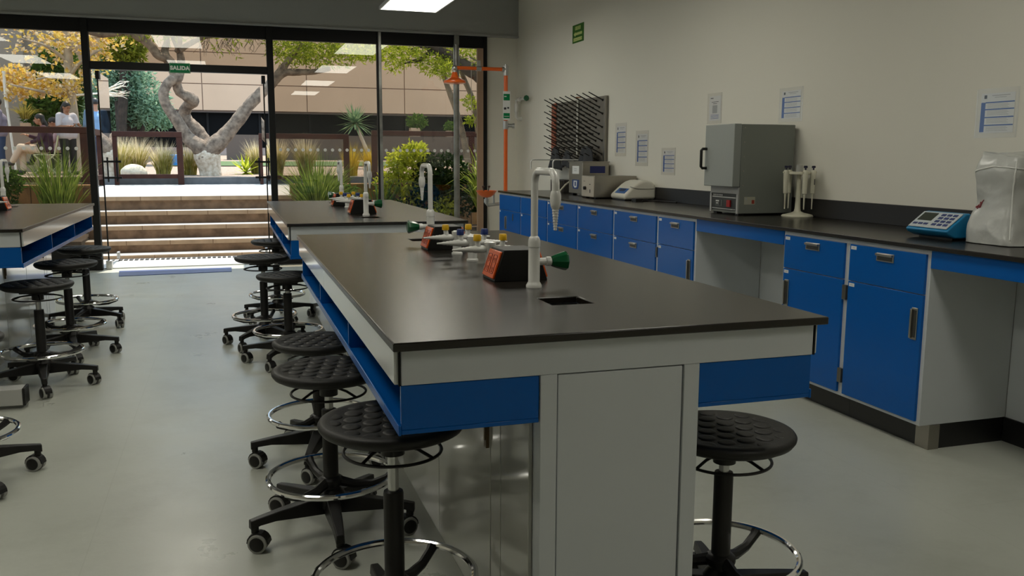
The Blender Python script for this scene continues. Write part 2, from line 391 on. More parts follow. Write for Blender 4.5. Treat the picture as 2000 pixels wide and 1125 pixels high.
def island(loc, label):
    r=thing('lab_bench',label,'lab bench',loc,0,'island lab benches')
    h=LB/2
    # local y: 0 = centre; cup sinks at +-.865
    sx=.056; sy0,sy1=.805,.925
    plate([-.508,-sx+.007,sx+.007,.508],[-h,-sy1,-sy0,sy0,sy1,h],[(1,1),(1,3)],.882,.9).build('worktop',M_top,r,bevel=.0025)
    for s_ in (-1,1):
        c=MB(); y0,y1=sorted((s_*sy0,s_*sy1)); x0,x1=-sx+.007,sx+.007
        c.box(x0-.004,x0,y0,y1,.72,.8815).box(x1,x1+.004,y0,y1,.72,.8815).box(x0,x1,y0-.004,y0,.72,.8815).box(x0,x1,y1,y1+.004,.72,.8815).box(x0,x1,y0,y1,.716,.72)
        c.build('cup_sink',M_tope,r)
    e=h-.027
    for q0,q1 in ((-e,-e+.02),(e-.02,e)): MB().box(-.488,.488,q0,q1,.806,.8815).build('end_apron',M_white,r,bevel=.002)
    for q0,q1 in ((-.5015,-.4895),(.4895,.5015)):
        MB().box(q0,q1,-e+.004,e-.004,.808,.8815).build('side_apron',M_whiteglossy,r,bevel=.002)
        a0,a1=sorted((math.copysign(.4885,q0),math.copysign(.4955,q0)))
        for ys in (-1,1): MB().box(min(q0,q1) if q0>0 else q1-.004, q1 if q0<0 else q0+.004,*sorted((ys*(e+.001),ys*(e-.003))),.806,.8805).build('corner_gap_shade',M_black,r)  # black strip stands in for the shaded open gap between the aprons
    for s_ in (-1,1):
        sh=MB(); X0,X1=(-.488,-.192) if s_<0 else (.192,.488)
        sh.box(X0,X1,-e+.004,e-.004,.702,.712)
        xb=(X1-.008,X1) if s_<0 else (X0,X0+.008)
        sh.box(xb[0],xb[1],-e+.0165,e-.0165,.7121,.805)
        for t in (-1,-1/3,1/3,1):
            yy=t*(e-.01); sh.box(X0,X1,yy-.006,yy+.006,.7121,.805)
        lip=X0 if s_<0 else X1
        sh.box(*((lip-.006,lip-.0002) if s_<0 else (lip+.0002,lip+.006)),-e+.004,e-.004,.700,.722)
        sh.build('shelf_tray',M_blue,r,bevel=.0015)
    # pedestal: white frame with recessed end doors and glossy side doors
    p=MB(); p.box(-.188,.188,-e+.02,e-.02,.1,.806)
    for s_ in (-1,1):
        yy=s_*(e-.0); q0,q1=sorted((yy,yy-s_*.02))
        p.box(-.19,-.152,q0,q1,.0,.806).box(.152,.19,q0,q1,.0,.806).box(-.152,.152,q0,q1,.0,.1)
    p.build('pedestal',M_white,r,bevel=.0015)
    MB().box(-.17,.17,-e+.03,e-.03,.0,.1).build('toe_kick',mat('grey_kick',(.3,.3,.28),.2),r)
    for s_ in (-1,1):
        yy=s_*(e-.004); q0,q1=sorted((yy,yy-s_*.014))
        MB().box(-.149,.149,q0,q1,.104,.803).build('end_door',M_white,r,bevel=.002)
    for s_ in (-1,1):
        for (y0,y1,hy) in ((-1.18,-.972,None),(-.966,-.886,None),(-.88,-.304,-.862),(-.298,.298,-.28),(.304,.88,.862),(.886,.966,None),(.972,1.18,None)):
            d=MB().box(s_*.189,s_*.198,y0,y1,.06,.69).build('side_door' if y1-y0>.3 else 'side_panel',M_body,r,bevel=.0015)
            if hy is not None: MB().box(s_*.198,s_*.206,hy-.009,hy+.009,.53,.62).box(s_*.206,s_*.209,hy-.005,hy+.005,.55,.6).build('latch',mat('bronze_latch',(.12,.09,.05),.35,.8),d)
    return r
B1=(.803,2.9318,0); B2=(.803,6.149,0); B3=(-1.49,6.149,0)
island(B1,'nearest island bench with black worktop, white aprons and blue shelf trays')
island(B2,'island bench behind the nearest one, its far end near the glass wall')
island(B3,'island bench across the aisle, cut by the left edge of the photo')

# --- faucets
def faucet(label):
    r=thing('lab_faucet',label,'faucet',(0,0,0),0,'white swan neck lab faucets')
    MB().lathe([(.0225,0),(.0225,.006),(.019,.012),(.0165,.016),(.0165,.1115),(.0152,.1122),(.0152,.1140),(.0174,.1148),(.0174,.129),(.0162,.136),(.0128,.1425),(.0103,.1445)],n=28).build('body',M_fwhite,r)
    # swan neck toward -y
    pts=[(0,0,.14),(0,0,.29)]
    for i in range(1,9): a=i/8*PI/2; pts.append((0,-.035*(1-math.cos(a)),.29+.035*math.sin(a)))
    pts.append((0,-.13,.325))
    for i in range(1,9): a=i/8*PI/2; pts.append((0,-.13-.035*math.sin(a),.29+.035*math.cos(a)))
    pts.append((0,-.165,.272))
    MB().tube(pts,.0102,16).build('swan_neck',M_fwhite,r)
    n=MB().lathe([(.0115,.276),(.0135,.270),(.0145,.262),(.0145,.246),(.0125,.236),(.0095,.229)],(0,-.165,0),n=20)
    z=.229
    for i in range(8):
        rr=.0092-.0006*i; n.lathe([(rr-.0012,z),(rr,z-.003),(rr-.0004,z-.006),(rr-.0015,z-.007)],(0,-.165,0),n=16); z-=.007
    n.build('hose_nozzle',M_fwhite,r)
    v=MB().cyl((.010,0,.072),(.042,0,.072),.0105,n=18).lathe([(.0125,0),(.0135,.004),(.0135,.013),(.012,.015)],(.035,0,.072),(1,0,0),20)
    v.build('valve_stem',M_fwhite,r)
    k=MB(); prof=[(.014,.0),(.019,.012),(.027,.038),(.028,.045),(.02,.049)]
    k.lathe(prof,(.051,0,.072),(1,0,0),8)
    k.build('knob',M_green,r,smooth=20,bevel=.0012)
    return r
f0=faucet('white swan neck lab faucet with green knob at the near end of the nearest bench')
f0.location=(.81,2.31,.9)
dup(f0,(.806,3.62,.9),PI,'white swan neck lab faucet with green knob, far end of the nearest bench')
dup(f0,(.81,B2[1]-.62-.06,.9),0,'white swan neck lab faucet at the near end of the back bench')
dup(f0,(.826,B2[1]+.67,.9),PI,'farthest white swan neck lab faucet, at the glass end of the back bench')
dup(f0,(B3[0]+.007,B3[1]-.62,.9),0,'white swan neck lab faucet on the bench cut by the left edge, near end')
dup(f0,(B3[0]+.02,B3[1]+.67,.9),PI,'white swan neck lab faucet on the bench cut by the left edge, glass end')

# --- outlet pedestal boxes
def outlet_box(label):
    r=thing('outlet_box',label,'outlet box',(0,0,0),0,'black outlet boxes')
    # trapezoid profile across x, along y
    MB().prism([(-.083,0),(.083,0),(.053,.092),(-.053,.092)],'y',-.064,.064).build('housing',mat('black_box_enamel',(.006,.006,.0055),.4,spec=.3,bump=(200,.06)),r,bevel=.002)
    ang=math.atan2(.03,.092)
    for s_ in (-1,1):
        R=Matrix.Rotation(s_*-ang if s_>0 else ang,3,'Y') if False else None
        # local frame of the sloped face: n outward, u along y, w up the slope
        nrm=Vector((s_*.092,0,.03)).normalized(); w=Vector((-s_*.03,0,.092)).normalized(); u=Vector((0,1,0)) if s_<0 else Vector((0,-1,0))
        Rm=Matrix((nrm,u,w)).transposed()
        c=Vector((s_*.068,0,.046))+nrm*.003
        fp=MB().obox(c,(.008,.112,.084),Rm).build('outlet_plate',M_orange,r,bevel=.003)
        d=MB()
        for du in (-.026,.026):
            cc=c+u*du+nrm*.0042
            d.tube([cc+w*-.028+u*-.017,cc+w*.028+u*-.017,cc+w*.028+u*.017,cc+w*-.028+u*.017],.0012,5,0,closed=True)
            for dw in (-.014,.014):
                for e_ in (-.006,.006): d.obox(cc+w*dw+u*e_,(.0012,.002,.009),Rm)
                d.obox(cc+w*(dw-.008),(.0012,.004,.004),Rm)
        d.build('sockets',M_outdark,fp)
    return r
ob=outlet_box('black outlet box with orange sockets beside the near faucet of the nearest bench'); ob.location=(.815,2.502,.9)
dup(ob,(.815,3.41,.9),0,'black outlet box with orange sockets in front of the far faucet of the nearest bench')
dup(ob,(.81,B2[1]-.50,.9),0,'black outlet box with orange sockets behind the near faucet of the back bench')
dup(ob,(.81,B2[1]+.47,.9),0,'farthest black outlet box, toward the glass end of the back bench')
dup(ob,(B3[0]+.01,B3[1]-.45,.9),0,'black outlet box near the near end of the bench cut by the left edge')
dup(ob,(B3[0]+.01,B3[1]+.47,.9),0,'black outlet box with orange sockets, glass end of the bench cut by the left edge')

# --- gas turrets
def turret(col, label):
    r=thing('gas_turret',label,'gas tap',(0,0,0),0,'white double gas taps')
    MB().lathe([(.021,0),(.021,.006),(.0165,.009),(.0165,.072),(.02,.078),(.02,.086),(.012,.089)],n=24).build('column',M_fwhite,r)
    for s_ in (-1,1):
        n=MB().lathe([(.008,.012),(.0115,.02),(.0125,.03),(.0125,.052),(.0098,.062),(.0104,.066),(.0086,.074),(.0092,.078),(.0072,.086),(.0078,.090),(.0058,.099),(.0062,.103),(.004,.112),(.0028,.128)],(0,0,.064),(s_,0,0),18)
        n.cyl((s_*.04,0,.068),(s_*.044,0,.094),.0095,.0088,14)
        nz=n.build('nozzle',M_fwhite,r)
        k=MB().lathe([(.0125,0),(.013,.002),(.013,.016),(.0105,.0205)],(s_*.044,0,.092),n=18)
        k.obox((s_*.044,.014,.105),(.010,.024,.012))
        k.build('knob',col,nz)
    return r
tY=turret(M_yellow,'white double gas tap with yellow knobs nearest the near outlet box of the nearest bench'); tY.location=(.811,2.75,.9)
tB=turret(M_dblue,'white double gas tap with blue knobs in the middle of the nearest bench'); tB.location=(.811,2.97,.9)
dup(tY,(.811,3.19,.9),0,'white double gas tap with yellow knobs nearest the far outlet box of the nearest bench')
dup(tY,(.81,B2[1]-.21,.9),0,'white double gas tap with yellow knobs, near one on the back bench')
dup(tB,(.81,B2[1],.9),0,'white double gas tap with blue knobs on the back bench')
dup(tY,(.81,B2[1]+.22,.9),0,'white double gas tap with yellow knobs, far one on the back bench')
dup(tY,(B3[0]+.01,B3[1]-.21,.9),0,'yellow knobbed gas tap on the bench cut by the left edge, near end')
dup(tB,(B3[0]+.01,B3[1],.9),0,'blue knobbed gas tap on the bench cut by the left edge')
dup(tY,(B3[0]+.01,B3[1]+.22,.9),0,'yellow knobbed gas tap on the bench cut by the left edge, glass end')

#=================================================================== STOOLS
def make_stool(label):
    r=thing('lab_stool',label,'stool',(0,0,0),0,'black lab stools')
    RS=.183; zs=.57
    s=MB(); prof=[(.02,-.020),(.13,-.020),(.160,-.016),(.175,-.008),(RS-.001,.002),(RS,.009),(RS-.004,.0155),(RS-.012,.0185),(RS-.024,.0185),(RS-.04,.0155),(.1,.0145),(.0,.014)]
    s.lathe(prof,n=56)
    # raised round pads in hexagonal rows
    p=.056
    for j in range(-4,5):
        for i in range(-4,5):
            x=(i+(.5 if j%2 else 0))*p; y=j*p*.866
            if math.hypot(x,y)<RS-.034:
                s.lathe([(.0238,.0125),(.0228,.0158),(.0212,.0170),(.012,.0173),(.0,.0173)],(x,y,0),n=20)
    so=s.build('seat',M_pu,r,loc=(0,0,zs-.018),smooth=50)
    MB().lathe([(.03,-.075),(.03,-.045),(.075,-.03),(.09,-.0285)],n=24).box(-.07,.07,-.07,.07,-.034,-.029).build('seat_mount',M_plastic,r,loc=(0,0,zs-.018))
    lv=MB().torus((0,0,-.066),.122,.0042,56,8)
    for a in (.4,.4+PI/2*1.0,.4+PI,.4+PI*1.5): lv.tube([(.03*math.cos(a),.03*math.sin(a),-.045),(.08*math.cos(a),.08*math.sin(a),-.052),(.122*math.cos(a),.122*math.sin(a),-.066)],.0042,6)
    lv.build('lift_lever_ring',M_plastic,r,loc=(0,0,zs-.018))
    MB().lathe([(.0138,-.36),(.0138,-.07)],n=20).build('gas_lift',M_steelpole,r,loc=(0,0,zs-.018))
    MB().lathe([(.03,.15),(.029,.17),(.0255,.18),(.0255,.425),(.024,.43),(.012,.431)],n=24).build('column_cover',M_plastic,r)
    MB().torus((0,0,.2),.205,.0098,72,10).build('foot_ring',M_chrome,r)
    sp=MB().lathe([(.028,.168),(.038,.17),(.041,.178),(.041,.19),(.034,.196),(.0265,.2)],n=24)
    for k in range(3):
        a=.5+k*2*PI/3; ca,sa=math.cos(a),math.sin(a)
        sp.tube([(.03*ca,.03*sa,.18),(.08*ca,.08*sa,.168),(.14*ca,.14*sa,.17),(.185*ca,.185*sa,.187),(.2*ca,.2*sa,.197)],[.018,.015,.013,.013,.0155],8)
    sp.build('ring_spider',M_plastic,r)
    MB().lathe([(.03,.085),(.045,.09),(.05,.1),(.05,.13),(.04,.148),(.028,.16)],n=24).build('hub',M_plastic,r)
    for k in range(5):
        a=k*2*PI/5; R=Matrix.Rotation(a,3,'Z'); mb=MB()
        # tapered arm
        sec=[(.035,.028,.078,.138),(.12,.024,.084,.128),(.2,.019,.090,.118),(.25,.0165,.086,.111),(.281,.014,.076,.106)]
        vs=[]; fs=[]
        for (x,w,z0,z1) in sec:
            vs+=[R@Vector((x,-w,z0)),R@Vector((x,w,z0)),R@Vector((x,w*.8,z1)),R@Vector((x,-w*.8,z1))]
        for i in range(len(sec)-1):
            for j in range(4): fs.append((i*4+j,i*4+(j+1)%4,(i+1)*4+(j+1)%4,(i+1)*4+j))
        fs+= [(3,2,1,0),tuple(len(sec)*4-4+j for j in range(4))]
        mb.add(vs,fs)
        mb.cyl(R@Vector((.265,0,.06)),R@Vector((.265,0,.085)),.0125,n=12)
        lg=mb.build('leg',M_plastic,r,bevel=.003)
        # twin wheel caster
        t=a+ (.9,-.6,2.2,.3,-1.2)[k]; ax=Vector((math.cos(t),math.sin(t),0)); c=R@Vector((.265,0,.0))+Vector((-ax.y,ax.x,0))*.012+Vector((0,0,.0305))
        w=MB()
        for s_ in (-1,1):
            cc=c+ax*(s_*.0155)
            w.lathe([(.0305,-.0085),(.0305,.0075),(.0295,.0085)],cc,ax*s_,24,1)
            w.lathe([(.0235,.0086),(.0235,.0105),(.02,.0125),(.004,.013)],cc,ax*s_,20,0)
        # hood over the wheels
        pts=[c+Vector((0,0,1))*.033*math.sin(q)+Vector((-ax.y,ax.x,0))*.033*math.cos(q) for q in [PI*i/8 for i in range(0,9)]]
        for i in range(8):
            a0,a1=pts[i],pts[i+1]; hw=ax*.017; th=.003
            n0=(a0-c).normalized()*th; n1=(a1-c).normalized()*th
            w.add([a0-hw,a0+hw,a1+hw,a1-hw,a0-hw+n0,a0+hw+n0,a1+hw+n1,a1-hw+n1],[(0,3,2,1),(4,5,6,7),(0,1,5,4),(1,2,6,5),(2,3,7,6),(3,0,4,7)],0)
        w.build('caster',[M_plastic,M_grip],lg)
    return r
R_=math.radians
stools=[ # x,y,seat z,rot,label
 (.365,2.1,.62,R_(20),'black stool tucked nearest the camera on the aisle side of the nearest bench'),
 (.29,2.88,.572,R_(197),'black stool second from the near corner of the nearest bench, aisle side'),
 (.325,3.62,.515,R_(182),'low black stool third from the near corner of the nearest bench, aisle side'),
 (.32,5.49,.548,R_(169),'black stool at the near end of the back bench, aisle side'),
 (.2,6.06,.60,R_(162),'black stool pulled out into the aisle beside the middle of the back bench'),
 (.33,6.98,.622,R_(150),'black stool at the glass end of the back bench, aisle side'),
 (-1.01,5.27,.578,R_(-7),'black stool nearest the near corner of the bench cut by the left edge'),
 (-.99,6.07,.60,R_(-4),'black stool in the middle of the bench cut by the left edge'),
 (-1.03,7.1,.588,R_(-31),'black stool at the glass end of the bench cut by the left edge'),
 (-1.03,3.75,.58,R_(18),'black stool cut off by the left edge, only ring and casters showing'),
 (1.235,1.97,.55,R_(0),'black stool under the wall side of the nearest bench, right of its white pedestal'),
]
st0=None
for (x,y,zs,rot,lab) in stools:
    if st0 is None: st0=o=make_stool(lab); o.location=(x,y,0); o.rotation_euler=(0,0,rot)
    else: o=dup(st0,(x,y,0),rot,lab)
    for ch in kids(o):
        if ch.name.split('.')[0] in ('seat','seat_mount','lift_lever_ring','gas_lift'): ch.location.z=zs-.018

# low grey metal foot bar at the left edge
b=thing('equipment_foot','low grey metal foot bar with black end cap, cut by the left edge','equipment foot',(-1.3,4.86,0))
MB().box(-.55,.275,-.05,.05,.02,.105).build('bar',mat('grey_painted_steel',(.42,.42,.4),.4),b,bevel=.004)
MB().box(.275,.287,-.051,.051,.018,.107).build('end_cap',M_plastic,b,bevel=.003)
MB().box(.11,.15,-.04,.04,0,.021).box(-.5,-.46,-.04,.04,0,.021).build('rubber_pad',M_plastic,b)

#=================================================================== WALL RUN
XF=2.812
def pull(mb, y, z, horiz=True, L=.10):
    """bin pull plate standing on the front face, local x negative outwards"""
    a,bq=(L/2,.018) if horiz else (.016,L/2)
    mb.box(-.006,0,y-a,y+a,z-bq,z+bq)
    if horiz: mb.box(-.022,-.006,y-a+.004,y+a-.004,z+.006,z+.016)
    else: mb.box(-.022,-.006,y+.004,y+.013,z-bq+.004,z+bq-.004)
    return mb
M_hand=mat('pull_steel',(.5,.48,.43),.28,1.)
M_handd=mat('pull_recess',(.08,.08,.075),.4,.6)
def cabinet(y0,y1,label,fronts,end_panel=False):
    """fronts: list of (kind,z0,z1,handle side)"""
    r=thing('base_cabinet',label,'cabinet',(XF,(y0+y1)/2,0),0,'blue fronted base cabinets'); hw=(y1-y0)/2
    MB().box(.008,.487,-hw+.0008,hw-.0008,.11,.879).build('carcase',M_white,r,bevel=.0015)
    MB().box(.065,.475,-hw+.0008,hw-.0008,0,.11).build('toe_kick',M_kick,r)
    fw=.02
    for kind,z0,z1,side in fronts:
        fo=MB().box(-.004,.012,-hw+fw,hw-fw,z0+.002,z1-.002).build(kind,M_blue,r,bevel=.0015)
        hp=MB(); hr=MB()
        if kind=='drawer' and side!=None:
            yy,zz=side*(hw-.1) if side else 0, z1-.042 if z1-z0<.24 else z1-.05
            hp.box(-.009,-.004,yy-.055,yy+.055,zz-.019,zz+.019).box(-.02,-.009,yy-.052,yy+.052,zz+.006,zz+.017)
            hr.box(-.0105,-.0085,yy-.046,yy+.046,zz-.014,zz+.005)
        elif kind=='door':
            yy=side*(hw-.058); zz=z1-.13
            hp.box(-.009,-.004,yy-.017,yy+.017,zz-.07,zz+.07).box(-.02,-.009,yy+.006,yy+.015,zz-.064,zz+.064)
            hr.box(-.0105,-.0085,yy-.012,yy+.005,zz-.06,zz+.06)
            for z in (z0+.09,z1-.06):
                MB().box(-.010,.004,-side*(hw-.006)-.007,-side*(hw-.006)+.007,z-.035,z+.035).build('hinge',mat('hinge_steel',(.2,.19,.16),.35,.8),fo)
        if hp.v: hp.build('handle',M_hand,fo,bevel=.0015); hr.build('handle_recess',M_handd,fo)
        if kind in('door','drawer') and side!=None:
            st=MB().box(-.0048,-.004,hw-fw-.045,hw-fw-.008,z1-.026,z1-.010); st.box(-.0052,-.0047,hw-fw-.036,hw-fw-.018,z1-.0195,z1-.0165,1)
            st.build('label_sticker',[M_pap,M_inkg],fo)
    return r
D4=[('drawer',.67,.862,0),('drawer',.468,.67,0),('drawer',.29,.468,0),('drawer',.125,.29,0)]
cabinet(8.443,9.18,'blue base cabinet at the far end of the wall counter, beside the eyewash',[('drawer',.70,.862,None),('door',.125,.70,0.35)])
cabinet(7.66,8.443,'blue base cabinet second from the far end of the wall counter, under the steel bath',[('drawer',.70,.862,None),('door',.125,.70,.0)])
cabinet(6.914,7.66,'blue drawer cabinet third from the far end, below the steel box oven',D4)
cabinet(6.18,6.914,'blue drawer cabinet fourth from the far end, below the white centrifuge',D4)
cabinet(5.448,6.18,'blue drawer cabinet next to the drawer and door cabinet at the knee space',D4)
cabinet(4.928,5.448,'blue cabinet with drawer and door on the far side of the knee space',[('drawer',.675,.862,0),('door',.125,.675,-1)])
cabinet(3.482,4.0,'blue cabinet with drawer and door on the near side of the knee space',[('drawer',.685,.862,0),('door',.125,.685,1)])
c8=cabinet(2.962,3.482,'blue cabinet with drawer and door nearest the camera, metal corner foot at its base',[('drawer',.685,.862,0),('door',.125,.685,-1)])
MB().box(.058,.115,-.266,-.26,0,.11).box(.056,.0645,-.267,-.19,0,.111).build('corner_guard',M_steel,c8)
w=thing('counter_top','long black worktop with upstand running along the right wall','worktop',(0,0,0))
MB().box(2.798,XW,.9,9.19,.88,.9).build('slab',M_top,w,bevel=.0025)
MB().box(XW-.02,XW,.9,8.02,.9,1.012).build('upstand',M_tope,w,bevel=.002)
MB().box(XW-.012,XW,8.02,9.19,.9,.915).build('sealing_strip',M_tope,w)
for y0,y1 in ((4.0,4.928),(1.2,2.962)):
    MB().box(2.816,2.836,y0+.001,y1-.001,.803,.8795).build('apron_rail',M_blue,w,bevel=.0015)
for i,(y0,y1) in enumerate(((4.0,4.928),(1.2,2.962))):
    o=MB().box(3.3,3.32,y0,y1,.11,.879).build('wall_panel',M_white,smooth=0); struct(o)
    MB().box(3.29,3.32,y0,y1,0,.11).build('baseboard',M_kick,o,smooth=0)

#=================================================================== THINGS ON THE WALL COUNTER
ZT=.9
# muffle furnace / oven
o=thing('lab_oven','grey laboratory oven with black door handle standing on the wall counter','oven',(3.26,5.02,ZT))
M_ov=mat('grey_hammered_paint',(.20,.215,.195),.5,bump=(120,.08)); M_ovd=mat('grey_door_paint',(.28,.30,.285),.45,bump=(120,.08))
MB().box(-.19,.2,-.17,.17,.012,.572).build('case',M_ov,o,bevel=.004)
d=MB().box(-.245,-.192,-.172,.178,.18,.574).build('door',M_ovd,o,bevel=.004)
hp=[(-.245,.155,.42),(-.275,.155,.42),(-.285,.155,.41),(-.285,.155,.305),(-.275,.155,.295),(-.245,.155,.295)]
MB().tube(hp,.0095,10).build('handle',M_plastic,d)
sc=MB()
for z in (.19,.28,.37,.46,.55): sc.cyl((-.17,-.171,z),(-.17,-.1735,z),.004,n=8)
for x in (-.05,.08,.17): sc.cyl((x,-.17,.04),(x,-.1725,.04),.003,n=8)
sc.build('screws',M_steel,o)
MB().box(-.196,-.19,-.168,.168,.135,.178).box(-.2,-.19,-.168,-.15,.012,.135).box(-.2,-.19,.15,.168,.012,.135).build('front_trim',mat('pale_grey_trim',(.38,.38,.37),.4),o)
cp=MB().box(-.197,-.19,-.149,.149,.03,.133).build('control_panel',mat('panel_black',(.02,.022,.02),.35),o)
t=MB(); t.box(-.1985,-.197,-.14,.14,.108,.113).box(-.1985,-.197,-.14,.14,.034,.037)
for i in range(7): t.box(-.1985,-.197,.12-i*.017,.128-i*.017,.118,.128)
t.box(-.1985,-.197,.015,.1,.05,.092,1); t.box(-.1995,-.1985,.055,.095,.08,.088,0); t.box(-.1995,-.1985,.065,.09,.066,.072,0); t.box(-.2,-.1985,.04,.05,.055,.09,3)
t.box(-.206,-.197,-.085,-.045,.05,.094,2)
t.build('dials',[mat('panel_print',(.6,.6,.58),.5),mat('panel_grey',(.07,.075,.07),.4),mat('red_switch',(.3,.01,.012),.2),M_plastic],cp)
lb=MB().box(-.155,-.075,-.1712,-.17,.07,.118,0).box(-.1,-.08,-.1716,-.1712,.074,.098,1).box(-.148,-.135,-.1716,-.1712,.1,.112,2).box(-.15,-.105,-.1716,-.1712,.09,.093,2).box(-.15,-.105,-.1716,-.1712,.078,.081,2)
lb.build('rating_label',[mat('cream_label',(.42,.42,.33),.5),mat('red_print',(.35,.05,.03),.5),M_inkg],o)
MB().box(-.18,-.14,.11,.15,0,.012).box(-.18,-.14,-.15,-.11,0,.012).box(.14,.18,.11,.15,0,.012).box(.14,.18,-.15,-.11,0,.012).build('feet',M_plastic,o)

# pipette stand with pipettes
M_ivory=mat('ivory_plastic',(.68,.66,.53),.35,coat=.2)
ps=thing('pipette_stand','ivory round based pipette stand right of the grey oven','pipette stand',(3.375,4.67,ZT))
MB().lathe([(.094,0),(.097,.006),(.09,.014),(.04,.026),(.022,.034),(.018,.05),(.0155,.1),(.013,.27),(.013,.285)],n=36).build('base_and_post',M_ivory,ps)
MB().lathe([(.066,.262),(.07,.265),(.07,.276),(.066,.279),(.013,.279)],n=32).build('carousel',M_ivory,ps)
MB().lathe([(.02,.279),(.021,.3),(.021,.318),(.016,.322)],n=20).build('top_knob',mat('clear_grey_cap',(.4,.4,.38),.3),ps)
def pipette(x,y,label,colr,zt):
    r=thing('pipette',label,'pipette',(x,y,zt),0,'pipettes in the stand')
    MB().lathe([(.0035,-.155),(.0045,-.09),(.0065,-.062),(.0125,-.058),(.0135,-.03),(.0155,.04),(.0165,.075),(.012,.085)],n=16).box(-.02,.02,-.006,.006,.066,.076).build('barrel',M_ivory,r)
    MB().lathe([(.005,.085),(.005,.097),(.0115,.098),(.0115,.108),(.009,.111)],n=14).build('plunger',colr,r)
    return r
M_pl=mat('navy_button',(.015,.015,.04),.4)
for k,(a,lab) in enumerate(((2.9,'ivory pipette hanging on the far left side of the stand'),(-1.75,'ivory pipette hanging at the front of the stand, nearest the camera'),(-.75,'ivory pipette hanging right of the front one, black print on its barrel'),(.5,'ivory pipette hanging at the back right of the stand'),(1.7,'ivory pipette hanging behind the post of the stand'))):
    rr_=.085; p_=pipette(3.375+rr_*math.cos(a)*.98,4.67+rr_*math.sin(a)*.98,lab,M_pl,ZT+.205)
    if k==2: MB().box(-.003,.003,-.0162,-.0155,-.005,.03).build('print',M_ink,p_)

# blue photometer
ph=thing('photometer','blue bench photometer with keypad and small grey screen on the wall counter','photometer',(3.02,3.225,ZT))
M_cy=mat('cyan_blue_plastic',(.01,.2,.42),.35); 
prof=[(0.01,.028),(.0,.042),(.105,.118),(.125,.12),(.155,.102),(.36,.096),(.37,.085),(.37,.02),(.34,.01),(.05,.01)]
MB().prism(prof,'y',-.125,.125).build('case',M_cy,ph,bevel=.006,seg=3)
sl=Vector((.105,0,.076)).normalized(); nn=Vector((-.076,0,.105)).normalized(); Rm=Matrix((sl,Vector((0,1,0)),nn)).transposed()
pc=Vector((.055,0,.082))+nn*.0035
pn=MB().obox(pc,(.112,.232,.004),Rm).build('keypad_panel',mat('pale_panel',(.5,.54,.56),.4),ph,bevel=.004)
ks=MB()
ks.obox(pc+sl*.018+Vector((0,.058,0))+nn*.0025,(.055,.085,.002),Rm,1)
for i in range(3): ks.obox(pc-sl*.033+Vector((0,.09-i*.032,0))+nn*.0025,(.012,.024,.003),Rm,0)
for i in range(4):
    for j in range(3): ks.obox(pc+sl*(.036-i*.023)+Vector((0,-.022-j*.034,0))+nn*.0025,(.014,.024,.003),Rm,0)
ks.build('keys_and_screen',[mat('key_navy',(.03,.05,.17),.5),mat('lcd_grey_green',(.035,.045,.035),.2)],pn)
MB().box(.06,.33,-.1,.1,0,.011).build('foot_skirt',M_plastic,ph)

# equipment under a translucent dust cover
cv=thing('dust_cover','crumpled translucent white plastic cover over an instrument on the counter, right edge','dust cover',(3.275,2.94,ZT))
M_film=mat('translucent_cover',(.47,.48,.46),  .24,spec=.6,bump=(20,.3)); 
bm=bmesh.new(); bmesh.ops.create_cube(bm,size=1); bmesh.ops.subdivide_edges(bm,edges=bm.edges,cuts=56,use_grid_fill=True)
import mathutils
NZ=mathutils.noise
for v in bm.verts:
    p=v.co.copy(); t=p.z+.5
    w=.182+.022*(1-t)**3+.008*math.sin(t*9); l=.108+.022*(1-t)**3+.006*math.sin(t*7+1)
    rxy=Vector((p.x*2,p.y*2)); e_=7; n4=(abs(rxy.x)**e_+abs(rxy.y)**e_)**(1/e_) or 1; mx=max(abs(rxy.x),abs(rxy.y)) or 1
    k=mx/n4
    x=rxy.x*k*w; y=rxy.y*k*l; z=t*.375
    if t>.8:
        q=(t-.8)/.2; x*=1-.13*q**1.7; y*=1-.10*q**1.7
    if t>.999: z+=.025*(1-min(1,rxy.length))+.012*rxy.y
    # crumples: sharp creases from folded noise
    c1=abs(NZ.noise(Vector((x*7+2,y*7,z*6))))*.009; c2=abs(NZ.noise(Vector((x*14,y*14+4,z*12))))*.006; dg=abs(NZ.noise(Vector((x*5+y*6,z*9-y*5,3.1))))*.011
    nz=-(c1+c2+dg)+.010
    dirv=Vector((x,y,.25*max(0,t-.7)*4)); dirv=dirv.normalized() if dirv.length>1e-4 else Vector((0,0,1))
    v.co=Vector((x,y,z))+dirv*nz
    if t<.06: v.co.z=max(.003,v.co.z*.7)
me=bpy.data.meshes.new('film'); bm.to_mesh(me); bm.free()
me.polygons.foreach_set('use_smooth',[True]*len(me.polygons)); me.materials.append(M_film)
fo=bpy.data.objects.new('film',me); C.objects.link(fo); fo.parent=cv
from mathutils.bvhtree import BVHTree
bvf=BVHTree.FromPolygons([v.co.copy() for v in me.vertices],[tuple(p.vertices) for p in me.polygons])
M_seam=mat('film_seam',(.72,.73,.7),.35)
def seam(pts,r_=.0032):
    from mathutils.bvhtree import BVHTree
    bv=BVHTree.FromPolygons([v.co.copy() for v in me.vertices],[tuple(p.vertices) for p in me.polygons])
    out=[]
    for a,b in zip(pts[:-1],pts[1:]):
        for k in range(6):
            q=Vector(a).lerp(Vector(b),k/6); hit=bv.find_nearest(q); out.append(hit[0]+hit[1]*.001)
    MB().tube(out,r_,6).build('welded_seam',M_seam,cv)
seam([(-.2,-.125,.03),(-.19,-.115,.1),(-.185,-.11,.2),(-.18,-.105,.3),(-.16,-.09,.36)])
seam([(-.06,-.14,.0),(-.05,-.13,.1),(-.05,-.12,.2),(-.05,-.12,.3),(-.06,-.1,.37)])
